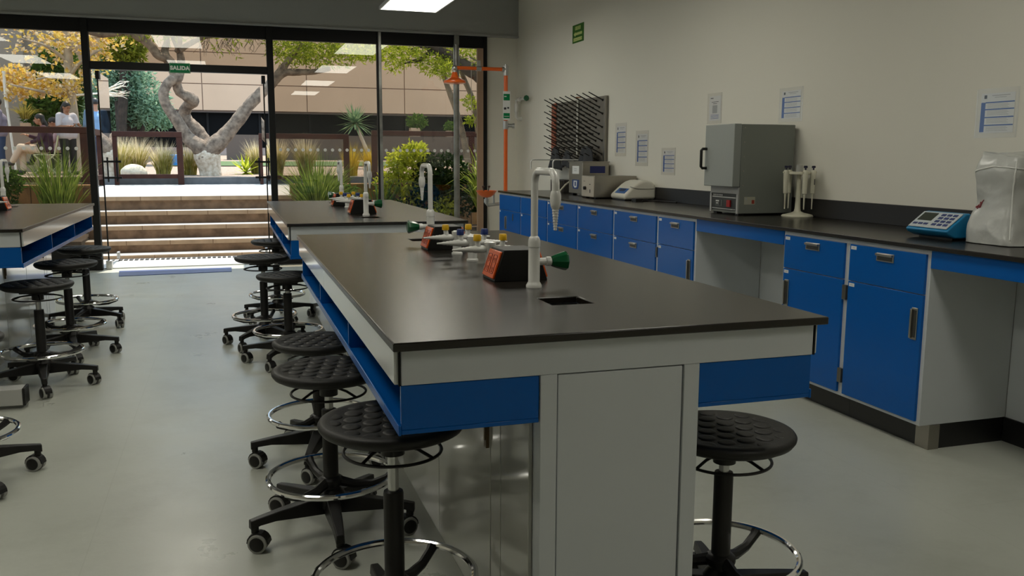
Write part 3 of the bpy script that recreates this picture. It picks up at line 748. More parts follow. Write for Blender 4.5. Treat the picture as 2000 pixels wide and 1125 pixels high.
seam([(-.2,.1,.31),(-.19,0,.33),(-.18,-.1,.325),(-.1,-.11,.315),(0,-.12,.31),(.1,-.11,.29)])
seam([(.08,-.14,.05),(.07,-.13,.15),(.1,-.12,.25),(.09,-.11,.33)])
MB().box(-.17,.17,-.095,.095,0,.012).build('instrument_base',mat('pale_base',(.6,.6,.56),.5),cv)
rd=MB()
for q in ([(.075,.158),(.062,.150),(.057,.158)],[(.052,.150),(.044,.160),(.038,.150),(.044,.143),(.052,.150)],[(.030,.145),(.030,.170)],[(.022,.145),(.014,.172),(.0,.180)],[(.030,.168),(.018,.168)]):
    rd.tube([(lambda h: h[0]+h[1]*.0012)(bvf.find_nearest(Vector((-.2,y*.75+.045,z*.75+.05)))) for y,z in q],.0018,5)
rd.build('red_marker_writing',mat('red_marker',(.22,.01,.02),.5),cv)

# white centrifuge
cf=thing('centrifuge','small ivory white centrifuge with sloping lid and blue display on the wall counter','centrifuge',(3.17,6.9,ZT))
prof=[(.0,.022),(.01,.05),(.07,.105),(.1,.13),(.14,.155),(.18,.168),(.225,.170),(.265,.158),(.295,.13),(.3,.1),(.3,.012),(.02,.01)]
MB().prism(prof,'y',-.13,.16).build('case',mat('ivory_case',(.66,.64,.55),.35,coat=.2),cf,bevel=.02,seg=4)
sl=Vector((.063,0,.055)).normalized(); nn=Vector((-.055,0,.063)).normalized(); Rm=Matrix((sl,Vector((0,1,0)),nn)).transposed()
pc=Vector((.045,.0,.078))+nn*.002
pn=MB().obox(pc,(.062,.2,.005),Rm).build('display_panel',mat('display_blue',(.05,.13,.33),.25),cf,bevel=.002)
MB().obox(pc+sl*.008+nn*.003,(.03,.1,.002),Rm).build('screen',mat('display_dark',(.02,.04,.1),.15),pn)
MB().tube([(.055,-.132,.118),(.12,-.133,.1),(.2,-.133,.098),(.29,-.132,.1)],.0022,6).build('lid_seam',mat('seam_grey',(.2,.2,.18),.5),cf)
MB().box(.02,.28,-.11,.14,0,.012).build('feet',M_plastic,cf)
cb=MB(); cb.tube([(3.44,6.76,.906),(3.36,6.66,.906),(3.26,6.6,.906),(3.2,6.66,.906),(3.22,6.72,.907),(3.31,6.68,.909),(3.42,6.5,.906),(3.44,6.35,.906)],.006,8); cb.box(3.20,3.27,6.6,6.68,.9,.925)
tag(cb.build('power_cable',M_plastic),'black power cable coiled on the counter beside the white centrifuge','cable')

# stainless box oven
bx=thing('steel_box_instrument','low stainless steel box instrument with black knob, left of the white centrifuge','instrument',(3.26,7.28,ZT))
MB().box(-.2,.205,-.14,.145,.012,.2).build('case',M_steel,bx,bevel=.003)
fp=MB().box(-.206,-.2,-.136,.141,.016,.196).build('front_panel',mat('pale_front',(.5,.45,.37),.4),bx,bevel=.002)
MB().lathe([(.016,0),(.015,.02),(.006,.022)],(-.206,.05,.09),(-1,0,0),18).build('knob',M_plastic,fp)
MB().box(-.2075,-.206,-.06,-.04,.12,.128).box(-.2075,-.206,-.06,-.045,.05,.08).box(-.2075,-.206,.06,.1,.15,.153).build('switches',M_ink,fp)
MB().box(-.18,-.15,-.12,-.09,0,.012).box(-.18,-.15,.09,.12,0,.012).box(.15,.18,-.12,-.09,0,.012).box(.15,.18,.09,.12,0,.012).build('feet',M_plastic,bx)

# tall stainless bath
wb_=thing('ultrasonic_bath','tall stainless steel bath with blue and white labels on the wall counter','steel bath',(3.305,7.87,ZT))
MB().box(-.13,.14,-.17,.175,.02,.32).build('case',M_steel,wb_,bevel=.003)
MB().box(-.137,.147,-.177,.182,.314,.324).build('rim',M_steel,wb_,bevel=.002)
lb=MB().box(-.1315,-.13,-.085,.085,.205,.28,0)
for i in range(2): lb.box(-.1322,-.1315,-.03+i*.005,.04-i*.005,.25-i*.018,.256-i*.018,1)
lb.build('white_label',[M_pap,M_inkg],wb_)
bl=MB().prism([(-.085,.15),(.085,.15),(.085,.095),(.062,.062),(-.062,.062),(-.085,.095)],'x',-.1315,-.13)
bl.prism([(-.04,.14),(.045,.14),(.05,.09),(.02,.072),(-.03,.078)],'x',-.1322,-.1315,1); bl.box(-.1328,-.1322,-.012,.02,.09,.13,0)
bl.build('blue_badge',[mat('badge_blue',(.02,.06,.22),.4),M_pap],wb_)
MB().box(-.055,.1,-.1715,-.17,.215,.28).build('blue_plate',mat('plate_blue',(.012,.02,.12),.4),wb_)
MB().box(-.11,-.07,-.15,-.11,0,.02).box(-.11,-.07,.11,.15,0,.02).box(.08,.12,-.15,-.11,0,.02).box(.08,.12,.11,.15,0,.02).build('feet',M_plastic,wb_)

# dark box behind with hose
kb=thing('dark_instrument_box','dark brown instrument box at the back of the counter behind the steel bath','instrument box',(3.4,8.78,ZT))
MB().box(-.07,.075,-.2,.2,0,.125).build('case',mat('dark_case',(.03,.025,.022),.5),kb,bevel=.005)
MB().box(-.074,-.07,-.18,.18,.0,.12).build('face',M_plastic,kb)
hs=MB().tube([(3.12,8.2,.906),(3.15,8.22,.93),(3.22,8.25,.99),(3.3,8.3,1.03)],.008,8).build('white_hose',M_ivory); tag(hs,'short white hose leaning between the steel bath and the dark box','hose')

# slim goose neck sink faucets
def goose(loc,label,L):
    r=thing('sink_faucet',label,'faucet',loc,0,'slim sink faucets')
    MB().lathe([(.018,0),(.018,.008),(.01,.014),(.01,.06)],n=16).build('base',M_fwhite,r)
    pts=[(0,0,.03),(0,0,.31)]
    for i in range(1,7): a=i/6*PI/2; pts.append((-.025*(1-math.cos(a)),0,.31+.025*math.sin(a)))
    pts.append((-L+.03,0,.335))
    for i in range(1,7): a=i/6*PI/2; pts.append((-L+.03-.03*math.sin(a),0,.335-.03*(1-math.cos(a))))
    pts.append((-L,0,.235))
    MB().tube(pts,.0075,10).build('spout',M_fwhite,r)
    return r
goose((3.345,8.9,ZT),'slim white sink faucet farthest along the wall counter',.27)
goose((3.40,8.32,ZT),'slim white sink faucet just behind the steel bath',.29)

#=================================================================== ON THE RIGHT WALL
def notice(y0,y1,z0,z1,label,py0=None,py1=None,pz0=None,pz1=None,style=0):
    """y0 > y1: far edge first"""
    r=thing('wall_notice',label,'notice',(XW,(y0+y1)/2,(z0+z1)/2),0,'notices in plastic sleeves on the wall'); hw=abs(y0-y1)/2; hh=(z1-z0)/2
    MB().box(-.0035,-.0030,-hw,hw,-hh,hh).build('sleeve',G_sleeve,r,smooth=0)
    w2,h2=hw*.8,hh*.8
    p=MB().box(-.0018,-.0012,-w2,w2,-h2,h2,0)
    def B(a0,a1,b0,b1,m,l=1): p.box(-.0018-.0003*l,-.0017,a0*w2,a1*w2,b0*h2,b1*h2,m)
    if style==0:
        B(.66,.82,.74,.92,1); B(-.7,.35,.86,.9,3); B(-.5,.2,.77,.8,3)
        B(.72,.98,-.95,.55,2)
        for k,z in enumerate((.55,.2,-.2,-.6)):
            B(-.98,.72,z-.04,z+.02,2)
            for q in range(4): B(-.6-.08*(q%2),.6,z-.1-q*.065,z-.08-q*.065,3)
    else:
        B(.3,.8,.8,.86,1); B(-.6,.6,.5,.54,1); B(-.35,.35,.36,.4,1); B(-.42,.42,-.4,.25,3)
        for q in range(4): B(-.7,.7,-.55-q*.1,-.52-q*.1,2)
    p.build('paper',[M_pap,M_ink,M_inkb,M_inkg],r,smooth=0)
    # curled glossy edge of the sleeve
    for q0 in (-hw,hw-.006): MB().box(-.006,-.0035,q0,q0+.006,-hh,hh).build('sleeve_edge',G_sleeve,r,smooth=0)
notice(7.65,7.41,1.272,1.578,'plastic sleeved notice on the wall, leftmost of three low ones near the drying rack')
notice(7.21,6.962,1.187,1.497,'plastic sleeved notice on the wall, middle of the three low ones')
notice(6.71,6.467,1.118,1.343,'lowest plastic sleeved notice on the wall, above the white centrifuge')
notice(5.987,5.783,1.515,1.74,'plastic sleeved notice above the far side of the grey oven, picture in its middle',style=1)
notice(5.07,4.82,1.495,1.714,'plastic sleeved notice on the wall above the near side of the grey oven')
notice(3.446,3.203,1.362,1.595,'plastic sleeved notice on the wall above the translucent dust cover')
# green route sign
g=thing('evacuation_sign','small green evacuation sign with pale left arrow high on the right wall','sign',(XW,8.625,2.522))
MB().box(-.004,0,-.15,.15,-.092,.09).build('plate',M_sgreen2,g)
a=MB(); a.box(-.0052,-.004,-.07,.075,.035,.07); 
a.prism([(.115,-.005),(.07,.02),(.07,.008),(-.11,.008),(-.11,-.018),(.07,-.018),(.07,-.03)],'x',-.0052,-.004); a.box(-.0052,-.004,-.11,.12,-.075,-.042)
a.build('arrow_and_lettering',M_slime,g)
# thin lines over the lettering blocks
a=MB(); 
for i in range(5): a.box(-.006,-.0052,-.06+i*.028,-.052+i*.028,.038,.067)
a.box(-.006,-.0052,-.105,.115,-.0595,-.0575)
a.build('lettering_gaps',M_sgreen2,g)

# drying rack
dr=thing('drying_rack','grey pegboard drying rack with long black pegs on the right wall','drying rack',(XW-.003,8.565,1.52))
MB().box(-.022,0,-.735,.735,-.32,.325).build('board',mat('grey_rack_board',(.2,.185,.16),.45,.3),dr,bevel=.003)
MB().box(-.03,-.022,-.735,-.70,-.32,.325).build('edge_strip',M_steel,dr)
MB().box(-.03,-.022,.60,.735,-.33,.325).build('red_brown_strip',mat('red_brown_surface',(.28,.07,.03),.5),dr)  # brownish red strip along the far end of the board
MB().cyl((-.035,-.05,-.25),(-.035,-.05,.34),.012,n=12).build('drip_pipe',mat('white_pipe',(.6,.6,.55),.4),dr)
MB().tube([(-.035,-.05,.34),(-.06,-.05,.345),(-.07,-.1,.345),(-.05,-.16,.34)],.005,8).build('pipe_loop',mat('copper_pipe',(.35,.14,.06),.35,.8),dr)
pg=MB(); pg.lathe([(.011,0),(.013,.006),(.0075,.012),(.0062,.02),(.005,.165),(.003,.17)],(0,0,0),(-1,0,.48),8); 
pg0=None
for j in range(10):
    z=.285-j*.064
    for i in range(9):
        y=-.66+ (i+(.5 if j%2 else 0))*.155
        if y>.69 or (j%2 and i==8): continue
        if pg0 is None: pg0=pg.build('peg',M_plastic,dr,loc=(-.022,y,z))
        else:
            c=pg0.copy(); C.objects.link(c); c.parent=dr; c.location=(-.022,y,z)
# things hung on the pegs
def cloth(y,z,w,h,label,seed):
    bm=bmesh.new(); bmesh.ops.create_grid(bm,x_segments=14,y_segments=14,size=1)
    for v in bm.verts:
        u,t=v.co.x,v.co.y; ww=w*(.55+.45*(1-(t+1)/2)**.6)
        fold=.02*math.sin(u*7+seed)*(1-(t+1)/2)
        v.co=Vector((-.06-.04*(1-(t+1)/2)*(1-u*u)+fold, u*ww/2, t*h/2+.03*u*u*-1))
    me=bpy.data.meshes.new('hanging_cloth'); bm.to_mesh(me); bm.free(); me.polygons.foreach_set('use_smooth',[True]*len(me.polygons))
    me.materials.append(mat('dark_grey_cloth',(.03,.032,.036),.85))
    o=bpy.data.objects.new('hanging_cloth',me); C.objects.link(o); o.location=(XW-.05,y,z)
    md=o.modifiers.new('solid','SOLIDIFY'); md.thickness=.012
    tag(o,label,'cloth','dark cloths on the drying rack')
cloth(8.08,1.27,.42,.2,'dark grey cloth hanging at the right end of the drying rack pegs',0)
cloth(8.95,1.26,.3,.22,'dark grey cloth hanging at the left end of the drying rack pegs',2)
cloth(8.6,1.25,.25,.16,'dark grey cloth hanging in the middle of the drying rack pegs',4)

# white wall valve with green knob near the corner
v=thing('wall_valve','white pipe valve with green knob on the right wall near the corner','valve',(XW,10.3,1.93))
MB().tube([(-.0,.16,-.2),(-.05,.16,-.2),(-.065,.16,-.18),(-.065,.16,.01),(-.065,.145,.025),(-.065,-.16,.025)],.017,12).lathe([(.024,-.12),(.026,-.1),(.026,-.03),(.022,-.02)],(-.065,.16,0),n=16).lathe([(.022,0),(.025,.01),(.025,.09),(.02,.1)],(-.065,.1,.025),(0,-1,0),16).build('pipe',M_fwhite,v)
MB().lathe([(.016,0),(.02,.02),(.036,.075),(.03,.083)],(-.065,-.15,.025),(0,-1,0),8).build('knob',M_green,v,smooth=20)
MB().lathe([(.03,-.002),(.03,.006),(.018,.012)],(0,.16,-.2),(-1,0,0),16).build('flange',M_fwhite,v)

# safety shower with eyewash
sh=thing('safety_shower','orange emergency shower with eyewash bowl by the glass wall','safety shower',(3.14,10.0,0))
MB().cyl((0,0,.0),(0,0,2.24),.0235,n=18).build('pole',M_safety,sh)
MB().cyl((-.03,0,2.27),(-.6,0,2.27),.021,n=16).build('arm',M_safety,sh)
MB().lathe([(.03,2.2),(.03,2.31),(.012,2.312),(.012,2.33)],n=18).cyl((.0,0,2.27),(-.05,0,2.27),.028,n=16).build('elbow_fitting',M_galv,sh)
MB().cyl((-.3,0,2.27),(-.36,0,2.27),.03,n=16).box(-.35,-.31,-.012,.012,2.29,2.36).tube([(-.33,0,2.345),(-.42,-.01,2.385),(-.44,-.01,2.39)],.008,8).build('valve',M_galv,sh)
MB().cyl((-.42,-.01,2.385),(-.42,-.01,1.75),.003,n=6).build('pull_rod',M_steel,sh)
MB().ell((-.615,0,2.265),(.034,.034,.034),16,10).cyl((-.615,0,2.26),(-.615,0,2.21),.022,n=14).build('head_fitting',M_galv,sh)
MB().lathe([(.028,.13),(.034,.105),(.05,.07),(.09,.05),(.122,.035),(.128,.018),(.126,.008),(.112,.004)],(-.615,0,2.09),n=36).build('shower_head',M_safety,sh)
tee=MB().lathe([(.032,1.585),(.032,1.68)],n=18).cyl((0,0,1.63),(.075,-.02,1.625),.022,n=14).cyl((.075,-.02,1.625),(.1,-.027,1.622),.03,n=12); tee.build('tee_fitting',M_galv,sh)
sg=MB().box(-.045,.045,-.034,-.031,1.69,2.02,0); 
sg.box(-.038,.038,-.0348,-.034,1.915,1.99,1).box(-.038,.038,-.0348,-.034,1.71,1.77,1).box(-.034,-.004,-.0348,-.034,1.81,1.835,2).box(.008,.03,-.0348,-.034,1.82,1.84,2)
sg.box(-.03,-.002,-.0352,-.0348,1.955,1.965,0).box(-.03,.03,-.0352,-.0348,1.73,1.735,0)
sg.build('sign',[M_pap,M_sgreen,M_ink],sh)
bw=(-.36,-.42,.885)
MB().lathe([(.02,-.078),(.05,-.072),(.09,-.045),(.118,-.004),(.122,.0),(.114,.0),(.085,-.036),(.045,-.06),(.0,-.062)],bw,n=32).build('eyewash_bowl',M_safety,sh)
MB().tube([(bw[0],bw[1],.81),(bw[0],bw[1],.745),(bw[0]+.03,bw[1]+.02,.72),(-.08,-.12,.72),(-.02,-.02,.72)],.019,12).tube([(bw[0]+.12,bw[1]+.1,.72),(bw[0]+.12,bw[1]+.1,.84)],.012,8).lathe([(.028,-.1),(.028,-.06)],(bw[0],bw[1],.85),n=14).build('drain_pipe',M_galv,sh)
nz=MB()
for dx in (-.035,.035): nz.tube([(bw[0]+dx*.3,bw[1],.83),(bw[0]+dx,bw[1]+abs(dx)*.5,.915),(bw[0]+dx,bw[1]+.01,.925)],.006,8); nz.lathe([(.012,.0),(.016,.012),(.012,.02)],(bw[0]+dx,bw[1]+.01,.92),n=12)
nz.build('eyewash_nozzles',mat('nozzle_dark',(.05,.03,.02),.4),sh)

#=================================================================== COURTYARD
M_deck=mat('pale_stone_deck',(.40,.375,.34),.7,noise=(2.5,.12))
M_nose=mat('sandstone_nosing',(.47,.33,.21),.75,noise=(5,.2))
M_riser=mat('brown_stone_riser',(.26,.16,.095),.8,noise=(7,.4))
M_soil=mat('gravel_bed',(.33,.245,.185),.95,noise=(30,.6),bump=(60,.5))
M_wood=mat('reddish_timber',(.045,.0125,.006),.6,spec=.25,noise=(8,.3))
M_boards=mat('brown_retaining_boards',(.36,.17,.055),.7,noise=(4,.4))
M_curb=mat('dark_curb',(.10,.10,.10),.8,noise=(8,.2))
M_lawn=mat('lawn',(.07,.12,.035),.95,noise=(20,.4),bump=(60,.4))
NY=[11.7,12.02,12.34,12.66,12.98]; NZ=[.04,.19,.358,.527,.709]
SX0,SX1=-1.73,.86
struct(MB().box(-7,7,YG+.1,11.8,-.1,-.002).build('path',mat('threshold_paving',(.45,.43,.4),.6,noise=(6,.15)),smooth=0))
gr=MB()
for i in range(30): gr.box(-1.3+i*.06,-1.262+i*.06,11.5,11.62,-.002,.008)
struct(gr.build('trim_10',mat('drain_slots',(.03,.03,.03),.6),smooth=0))
st=MB()
for i,(y,z) in enumerate(zip(NY,NZ)):
    y2=NY[i+1]+.06 if i<4 else 13.4
    st.box(SX0,SX1,y+.02,y2,-.05,z-.055,2); st.box(SX0,SX1,y,y2,z-.055,z-.004,1); st.box(SX0,SX1,y+.012,y2,z-.004,z,0)
    for k in range(5):
        x=SX0+.3+k*.52+(.17*i)%.4; st.box(x,x+.008,y-.001,y,z-.055,z-.002,2)
struct(st.build('steps',[M_deck,M_nose,M_riser],smooth=0))
struct(MB().box(-9,9,13.35,18.3,.4,.709).build('deck',M_deck,smooth=0))
struct(MB().box(-2.2,9,18.25,18.45,.5,.845).build('kerb',M_curb,smooth=0))
# terrace and bed behind the kerb
struct(MB().add([(-2.3,18.45,.83),(18,18.45,.83),(18,44,1.35),(-2.3,44,1.35),(-2.3,18.45,.3),(18,18.45,.3),(18,44,.3),(-2.3,44,.3)],[(0,1,2,3),(0,4,5,1),(3,7,4,0)]).build('ground',M_soil,smooth=0))
struct(MB().box(-14,-2.3,16.15,44,.3,.83).build('terrace',M_soil,smooth=0))
struct(MB().add([(-1.6,25.5,.996),(12,25.5,.996),(12,30,1.09),(-1.6,30,1.09)],[(0,1,2,3)]).build('lawn',M_lawn,smooth=0))
# planting beds either side of the steps, with board faced retaining walls
for nm,x0,x1 in (('retaining_wall',-7,SX0),('retaining_wall',SX1,8)):
    rw=MB().box(x0,x1,13.18,13.36,0,.84,0).box(x0,x1,13.165,13.38,.84,.862,0)
    for k in range(int((x1-x0)/.16)): rw.box(x0+k*.16,x0+k*.16+.006,13.176,13.18,0,.84,2)
    struct(rw.build(nm,[M_boards,M_deck,mat('board_joint',(.05,.03,.015),.8)],smooth=0))
    struct(MB().box(x0,x1,11.75,13.18,-.05,.22).build('planting_bed',mat('dark_soil',(.06,.04,.025),.95,noise=(20,.4),bump=(50,.4)),smooth=0))

# railings
def railing(pts, zb, zt, posts, low, label, w=.09):
    r=thing('railing',label,'railing',(pts[0][0],pts[0][1],zb)); ox,oy=pts[0]
    t=MB(); l=MB()
    for (a,b) in zip(pts[:-1],pts[1:]):
        a=Vector((a[0]-ox,a[1]-oy,0)); b=Vector((b[0]-ox,b[1]-oy,0)); d=(b-a).normalized(); R=Matrix.Rotation(math.atan2(d.y,d.x),3,'Z'); L=(b-a).length
        t.obox((a+b)/2+Vector((0,0,zt-zb-.05)),(L+.1,.11,.1),R)
        l.obox((a+b)/2+Vector((0,0,low-zb)),(L,.07,.08),R)
    t.build('top_rail',M_wood,r,bevel=.005); l.build('bottom_rail',M_wood,r,bevel=.004)
    for (x,y) in posts: MB().box(x-ox-.055,x-ox+.055,y-oy-.045,y-oy+.045,0,zt-zb-.1).build('post',M_wood,r,bevel=.004)
    return r
railing([(-6.5,15.9),(-2.2,15.9),(-2.2,17.8)],.71,1.715,[(-5,15.9),(-3.6,15.9),(-2.2,15.9),(-2.2,17.8)],.87,'dark red timber railing at the left, in front of the people')
railing([(-2.0,18.1),(-.85,18.1)],.71,1.71,[(-.85,18.1),(-2.0,18.1)],.87,'dark red timber railing left of the pale tree trunk')
railing([(.66,18.05),(2.3,18.05)],.71,1.70,[(.66,18.05),(2.3,18.05)],.84,'dark brown timber railing between the tree trunk and the young yucca')
railing([(2.86,18.0),(6.5,18.0)],.71,1.78,[(2.86,18.0),(4.9,18.0),(6.5,18.0)],.84,'dark brown timber railing at the right, behind the yellow green shrub')

# buildings
M_fac=mat('beige_facade_panel',(.66,.455,.30),.85,noise=(.5,.06))
M_joint=mat('facade_joint',(.48,.36,.28),.9)
M_wglass=mat('dark_window_band',(.006,.006,.006),.3,spec=.06)
FY=44
fb=thing('office_building','beige panelled office building with a dark ground floor window band across the courtyard','building',(4,FY,1.35))
p=MB(); zl=[2.0,3.22,4.65,6.05,7.6,9.1,10.6,12.2]
for i in range(5):
    for k in range(-4,5):
        x0=-.96+4.75*k-4; p.box(x0+.02,x0+4.73,0,.16,zl[i]+.02,zl[i+1]-.02)
p.build('facade_panels',M_fac,fb,smooth=0)
MB().box(-24,23.6,.1,3,2.0,9.2).build('facade_backing',M_joint,fb,smooth=0)
MB().box(-24,23.6,1.2,1.3,.3,2.0).build('window_band',M_wglass,fb,smooth=0)
for k in range(-9,10): MB().box(k*2.4-.05,k*2.4+.05,1.1,1.2,.3,2.0).build('mullion',M_black,fb)
MB().box(-24,23.6,.9,1.4,-1.2,.3).build('base_wall',mat('base_wall',(.27,.19,.15),.9),fb,smooth=0)
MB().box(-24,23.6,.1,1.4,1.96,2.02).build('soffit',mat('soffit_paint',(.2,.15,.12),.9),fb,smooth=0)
wg=thing('side_building','plain beige building wing at the left with a raised overhang','building',(-8,30,.83))
MB().box(-8,3.6,0,6,0,9).box(-8,2.4,-.25,0,0,9).build('wall',mat('wing_render',(.33,.275,.225),.85,noise=(.6,.06)),wg,smooth=0)
MB().box(3.6,4.62,.6,6,2.05,9).build('overhang',M_fac,wg,smooth=0)
MB().box(2.2,3.6,-.26,-.24,1.9,1.96).build('joint',M_joint,wg)
pole=MB().cyl((0,0,0),(-.09,0,1.6),.028,n=12).cyl((-.09,0,1.55),(-.1,0,2.4),.04,n=12).build('white_post',mat('white_post_paint',(.8,.78,.72),.4),loc=at(29,300,24)-Vector((0,0,.55))); 
pole.location.z=.83; tag(pole,'thin white post behind the railing at the far left','post')

# ---------------- plants
def blades(mb, n, r0, h, spread, w, rg, m=0, droop=.5, up=0):
    for i in range(n):
        a=rg.uniform(0,2*PI); q=rg.random()**.6; d=Vector((math.cos(a),math.sin(a),0)); b=d*(r0*rg.random())
        L=h*rg.uniform(.65,1.05); s=spread*q; side=Vector((-d.y,d.x,0))
        side=(side*math.cos(rg.uniform(-1,1))+d*math.sin(rg.uniform(-1,1))).normalized()
        pts=[]; 
        for k in range(5):
            t=k/4; pts.append(b+d*(s*t**1.6)+Vector((0,0,up+L*(t-droop*q*t**2.6*.6))))
        o=len(mb.v)
        for k,p in enumerate(pts):
            ww=w*(1-k/4)**.7 if k else w*.8
            mb.v += [tuple(p-side*ww/2),tuple(p+side*ww/2)]
        for k in range(4): mb.f.append((o+2*k,o+2*k+1,o+2*k+3,o+2*k+2)); mb.m.append(m)
L_straw=leaf_mat('straw_plume',(.62,.48,.27),(.85,.74,.52),.5)
L_grass=leaf_mat('feather_grass_blade',(.22,.2,.04),(.42,.36,.1),.45)
L_yel=leaf_mat('yellow_grass_blade',(.42,.3,.02),(.62,.46,.06),.5)
L_gold=leaf_mat('golden_autumn_leaf',(.66,.42,.06),(.95,.80,.26),.5)
L_gold2=leaf_mat('dry_leaf',(.60,.40,.18),(.95,.88,.68),.4)
L_spiky=leaf_mat('spiky_green_blade',(.06,.13,.015),(.28,.36,.08),.4)
L_dark=leaf_mat('dark_green_leaf',(.008,.025,.005),(.03,.06,.012),.3)
L_mid=leaf_mat('mid_green_leaf',(.04,.09,.02),(.12,.2,.04),.4)
L_teal=leaf_mat('blue_green_leaf',(.13,.22,.14),(.32,.46,.31),.45)
L_lime=leaf_mat('lime_leaf',(.3,.36,.02),(.62,.65,.08),.5)
L_willow=leaf_mat('feathery_leaf',(.13,.19,.02),(.42,.46,.06),.5)
M_bark=mat('mottled_bark',(.27,.195,.135),.9,noise=(10,.5),bump=(34,1.),col2=(.085,.056,.037))
M_barkw=mat('whitewashed_bark',(.62,.53,.41),.9,noise=(14,.3),bump=(26,1.),col2=(.36,.27,.18))
M_barkd=mat('dark_bark',(.045,.03,.02),.9,noise=(8,.5),bump=(25,.7))
M_barkp=mat('pale_bark',(.5,.42,.32),.85,noise=(5,.3),bump=(25,.4))
def tuft(loc, h, spread, label, blade=L_grass, plume=L_straw, n=520, seed=1):
    rg=random.Random(seed); r=thing('ornamental_grass',label,'ornamental grass',loc,0,'feather grass clumps')
    b=MB(); blades(b,n,.13,h*.95,spread*.9,.013,rg,droop=.25); b.build_raw('blades',blade,r)
    p=MB(); blades(p,int(n*.5),.1,h*1.2,spread*1.15,.010,rg,droop=.2); p.build_raw('plumes',plume,r)
    return r
def gz(y): return .83+(y-18.45)*(.52/25.55)
tl=[(235,19.4,.78,.34,'feather grass clump at the open left glass door leaf'),(268,19.9,.74,.34,'feather grass clump with white plumes behind the pale boulder'),
    (318,19.3,.66,.27,'feather grass clump between the boulder and the railing corner post'),(372,19.9,.62,.25,'feather grass clump left of the whitewashed trunk base'),
    (540,19.6,.78,.32,'feather grass clump behind the door post, right of the tree'),(503,20.4,.7,.3,'pale feather grass clump behind the right door leaf'),(597,19.3,.8,.3,'tall feather grass clump behind the spiky green clump'),]
for i,(px,Y,h,s_,lab) in enumerate(tl):
    q=at(px,330,Y); tuft((q.x,Y,gz(Y)-.01),h,s_,lab,seed=10+i)
for i,(px,Y,h,s_,lab) in enumerate(((686,19.2,.7,.26,'yellow grass clump right of the dark railing post'),(722,19.6,.66,.2,'small yellow grass clump behind the second dark post'))):
    q=at(px,330,Y); tuft((q.x,Y,gz(Y)-.01),h,s_,lab,L_yel,L_yel,220,seed=30+i)
def spiky(loc,h,s_,label,n=170,seed=3,lm=L_spiky,w=.022):
    rg=random.Random(seed); r=thing('spiky_grass',label,'grass clump',loc)
    b=MB(); blades(b,n,.13,h,s_,w,rg,droop=.55); b.build_raw('blades',lm,r); return r
spiky((1.17,12.5,.2),1.28,.62,'spiky green grass clump outside, behind the back bench',420,3,w=.026)
spiky((-2.08,12.45,.2),1.45,.5,'spiky green grass clump outside, left of the steps',260,4)
spiky((2.05,12.6,.2),1.0,.4,'small dark spiky clump outside, right of the white faucet on the back bench',80,5,L_mid)
def leaves(mb, c, rad, n, size, rg, m=0, flat=.0, shell=.55, narrow=.45):
    c=Vector(c)
    for i in range(n):
        v=Vector((rg.gauss(0,1),rg.gauss(0,1),rg.gauss(0,1))).normalized(); q=(shell+(1-shell)*rg.random()) if rg.random()<.75 else rg.random()
        p=c+Vector((v.x*rad[0],v.y*rad[1],v.z*rad[2]))*q
        d=(v*.6+Vector((rg.gauss(0,1),rg.gauss(0,1),rg.gauss(0,.8)-flat))*.8).normalized(); sd=d.cross(Vector((rg.gauss(0,1),rg.gauss(0,1),rg.gauss(0,1)))).normalized()
        L=size*rg.uniform(.6,1.2); w=L*narrow
        nn=d.cross(sd)*L*.12
        o=len(mb.v); mb.v += [tuple(p),tuple(p+d*L*.45+sd*w/2+nn),tuple(p+d*L),tuple(p+d*L*.45-sd*w/2+nn)]
        mb.f.append((o,o+1,o+2,o+3)); mb.m.append(m)
def bush(name,loc,blobs,size,lm,label,cat='shrub',seed=1,stem=True,narrow=.5,core=True):
    rg=random.Random(seed); r=thing(name,label,cat,loc); mb=MB()
    for (c,rad,n) in blobs: leaves(mb,c,rad,n,size,rg,narrow=narrow)
    mb.build_raw('foliage',lm,r)
    if stem:
        s=MB()
        for (c,rad,n) in blobs: s.tube([(c[0]*.2,c[1]*.2,0),(c[0]*.7,c[1]*.7,c[2]*.5),(c[0],c[1],c[2])],[.02,.015,.006],6)
        s.build('stems',M_barkd,r)
    return r
bush('boxwood_shrub',(-2.68,12.7,.22),[((0,0,.70),(.2,.2,.17),900),((.0,0,.4),(.12,.12,.2),200)],.06,L_mid,'rounded bright green shrub outside at the far left window',seed=2)
bush('yellow_green_shrub',(2.47,12.75,.22),[((-.12,0,.98),(.15,.18,.18),300),((.14,0,1.07),(.18,.18,.2),420),((.02,0,.74),(.26,.22,.24),460),((-.26,.05,.66),(.2,.18,.2),280),((.05,0,.45),(.2,.2,.2),200)],.08,L_lime,'yellow green shrub outside, right of the thin steel window post',seed=3)
bush('dark_shrub',(3.0,12.72,.22),[((0,0,.78),(.42,.2,.32),1300),((-.15,0,.45),(.35,.2,.3),700),((.3,0,.5),(.35,.2,.35),700)],.09,L_dark,'dark green shrub outside, behind the round steel window post',seed=4)
bush('low_shrub',(3.0,12.6,.2),[((0,0,.3),(.22,.2,.18),420),((-.25,0,.2),(.16,.15,.13),160)],.07,L_lime,'low lime green shrub outside by the round steel window post',seed=5)
bush('low_dark_shrub',(2.25,12.75,.2),[((0,0,.28),(.3,.2,.16),420)],.07,L_mid,'low dark green shrub outside, beyond the far corner of the back bench',seed=6)
bush('low_shrub',(3.75,12.3,.2),[((0,0,.12),(.2,.2,.16),260)],.06,L_mid,'low green shrub outside beside the brown jamb',seed=7)
bush('leafy_plant',(1.63,12.9,.22),[((0,0,.5),(.17,.17,.16),260),((0,0,.3),(.1,.1,.2),120)],.08,L_mid,'small leafy plant beside the spiky clump behind the back bench',seed=8)
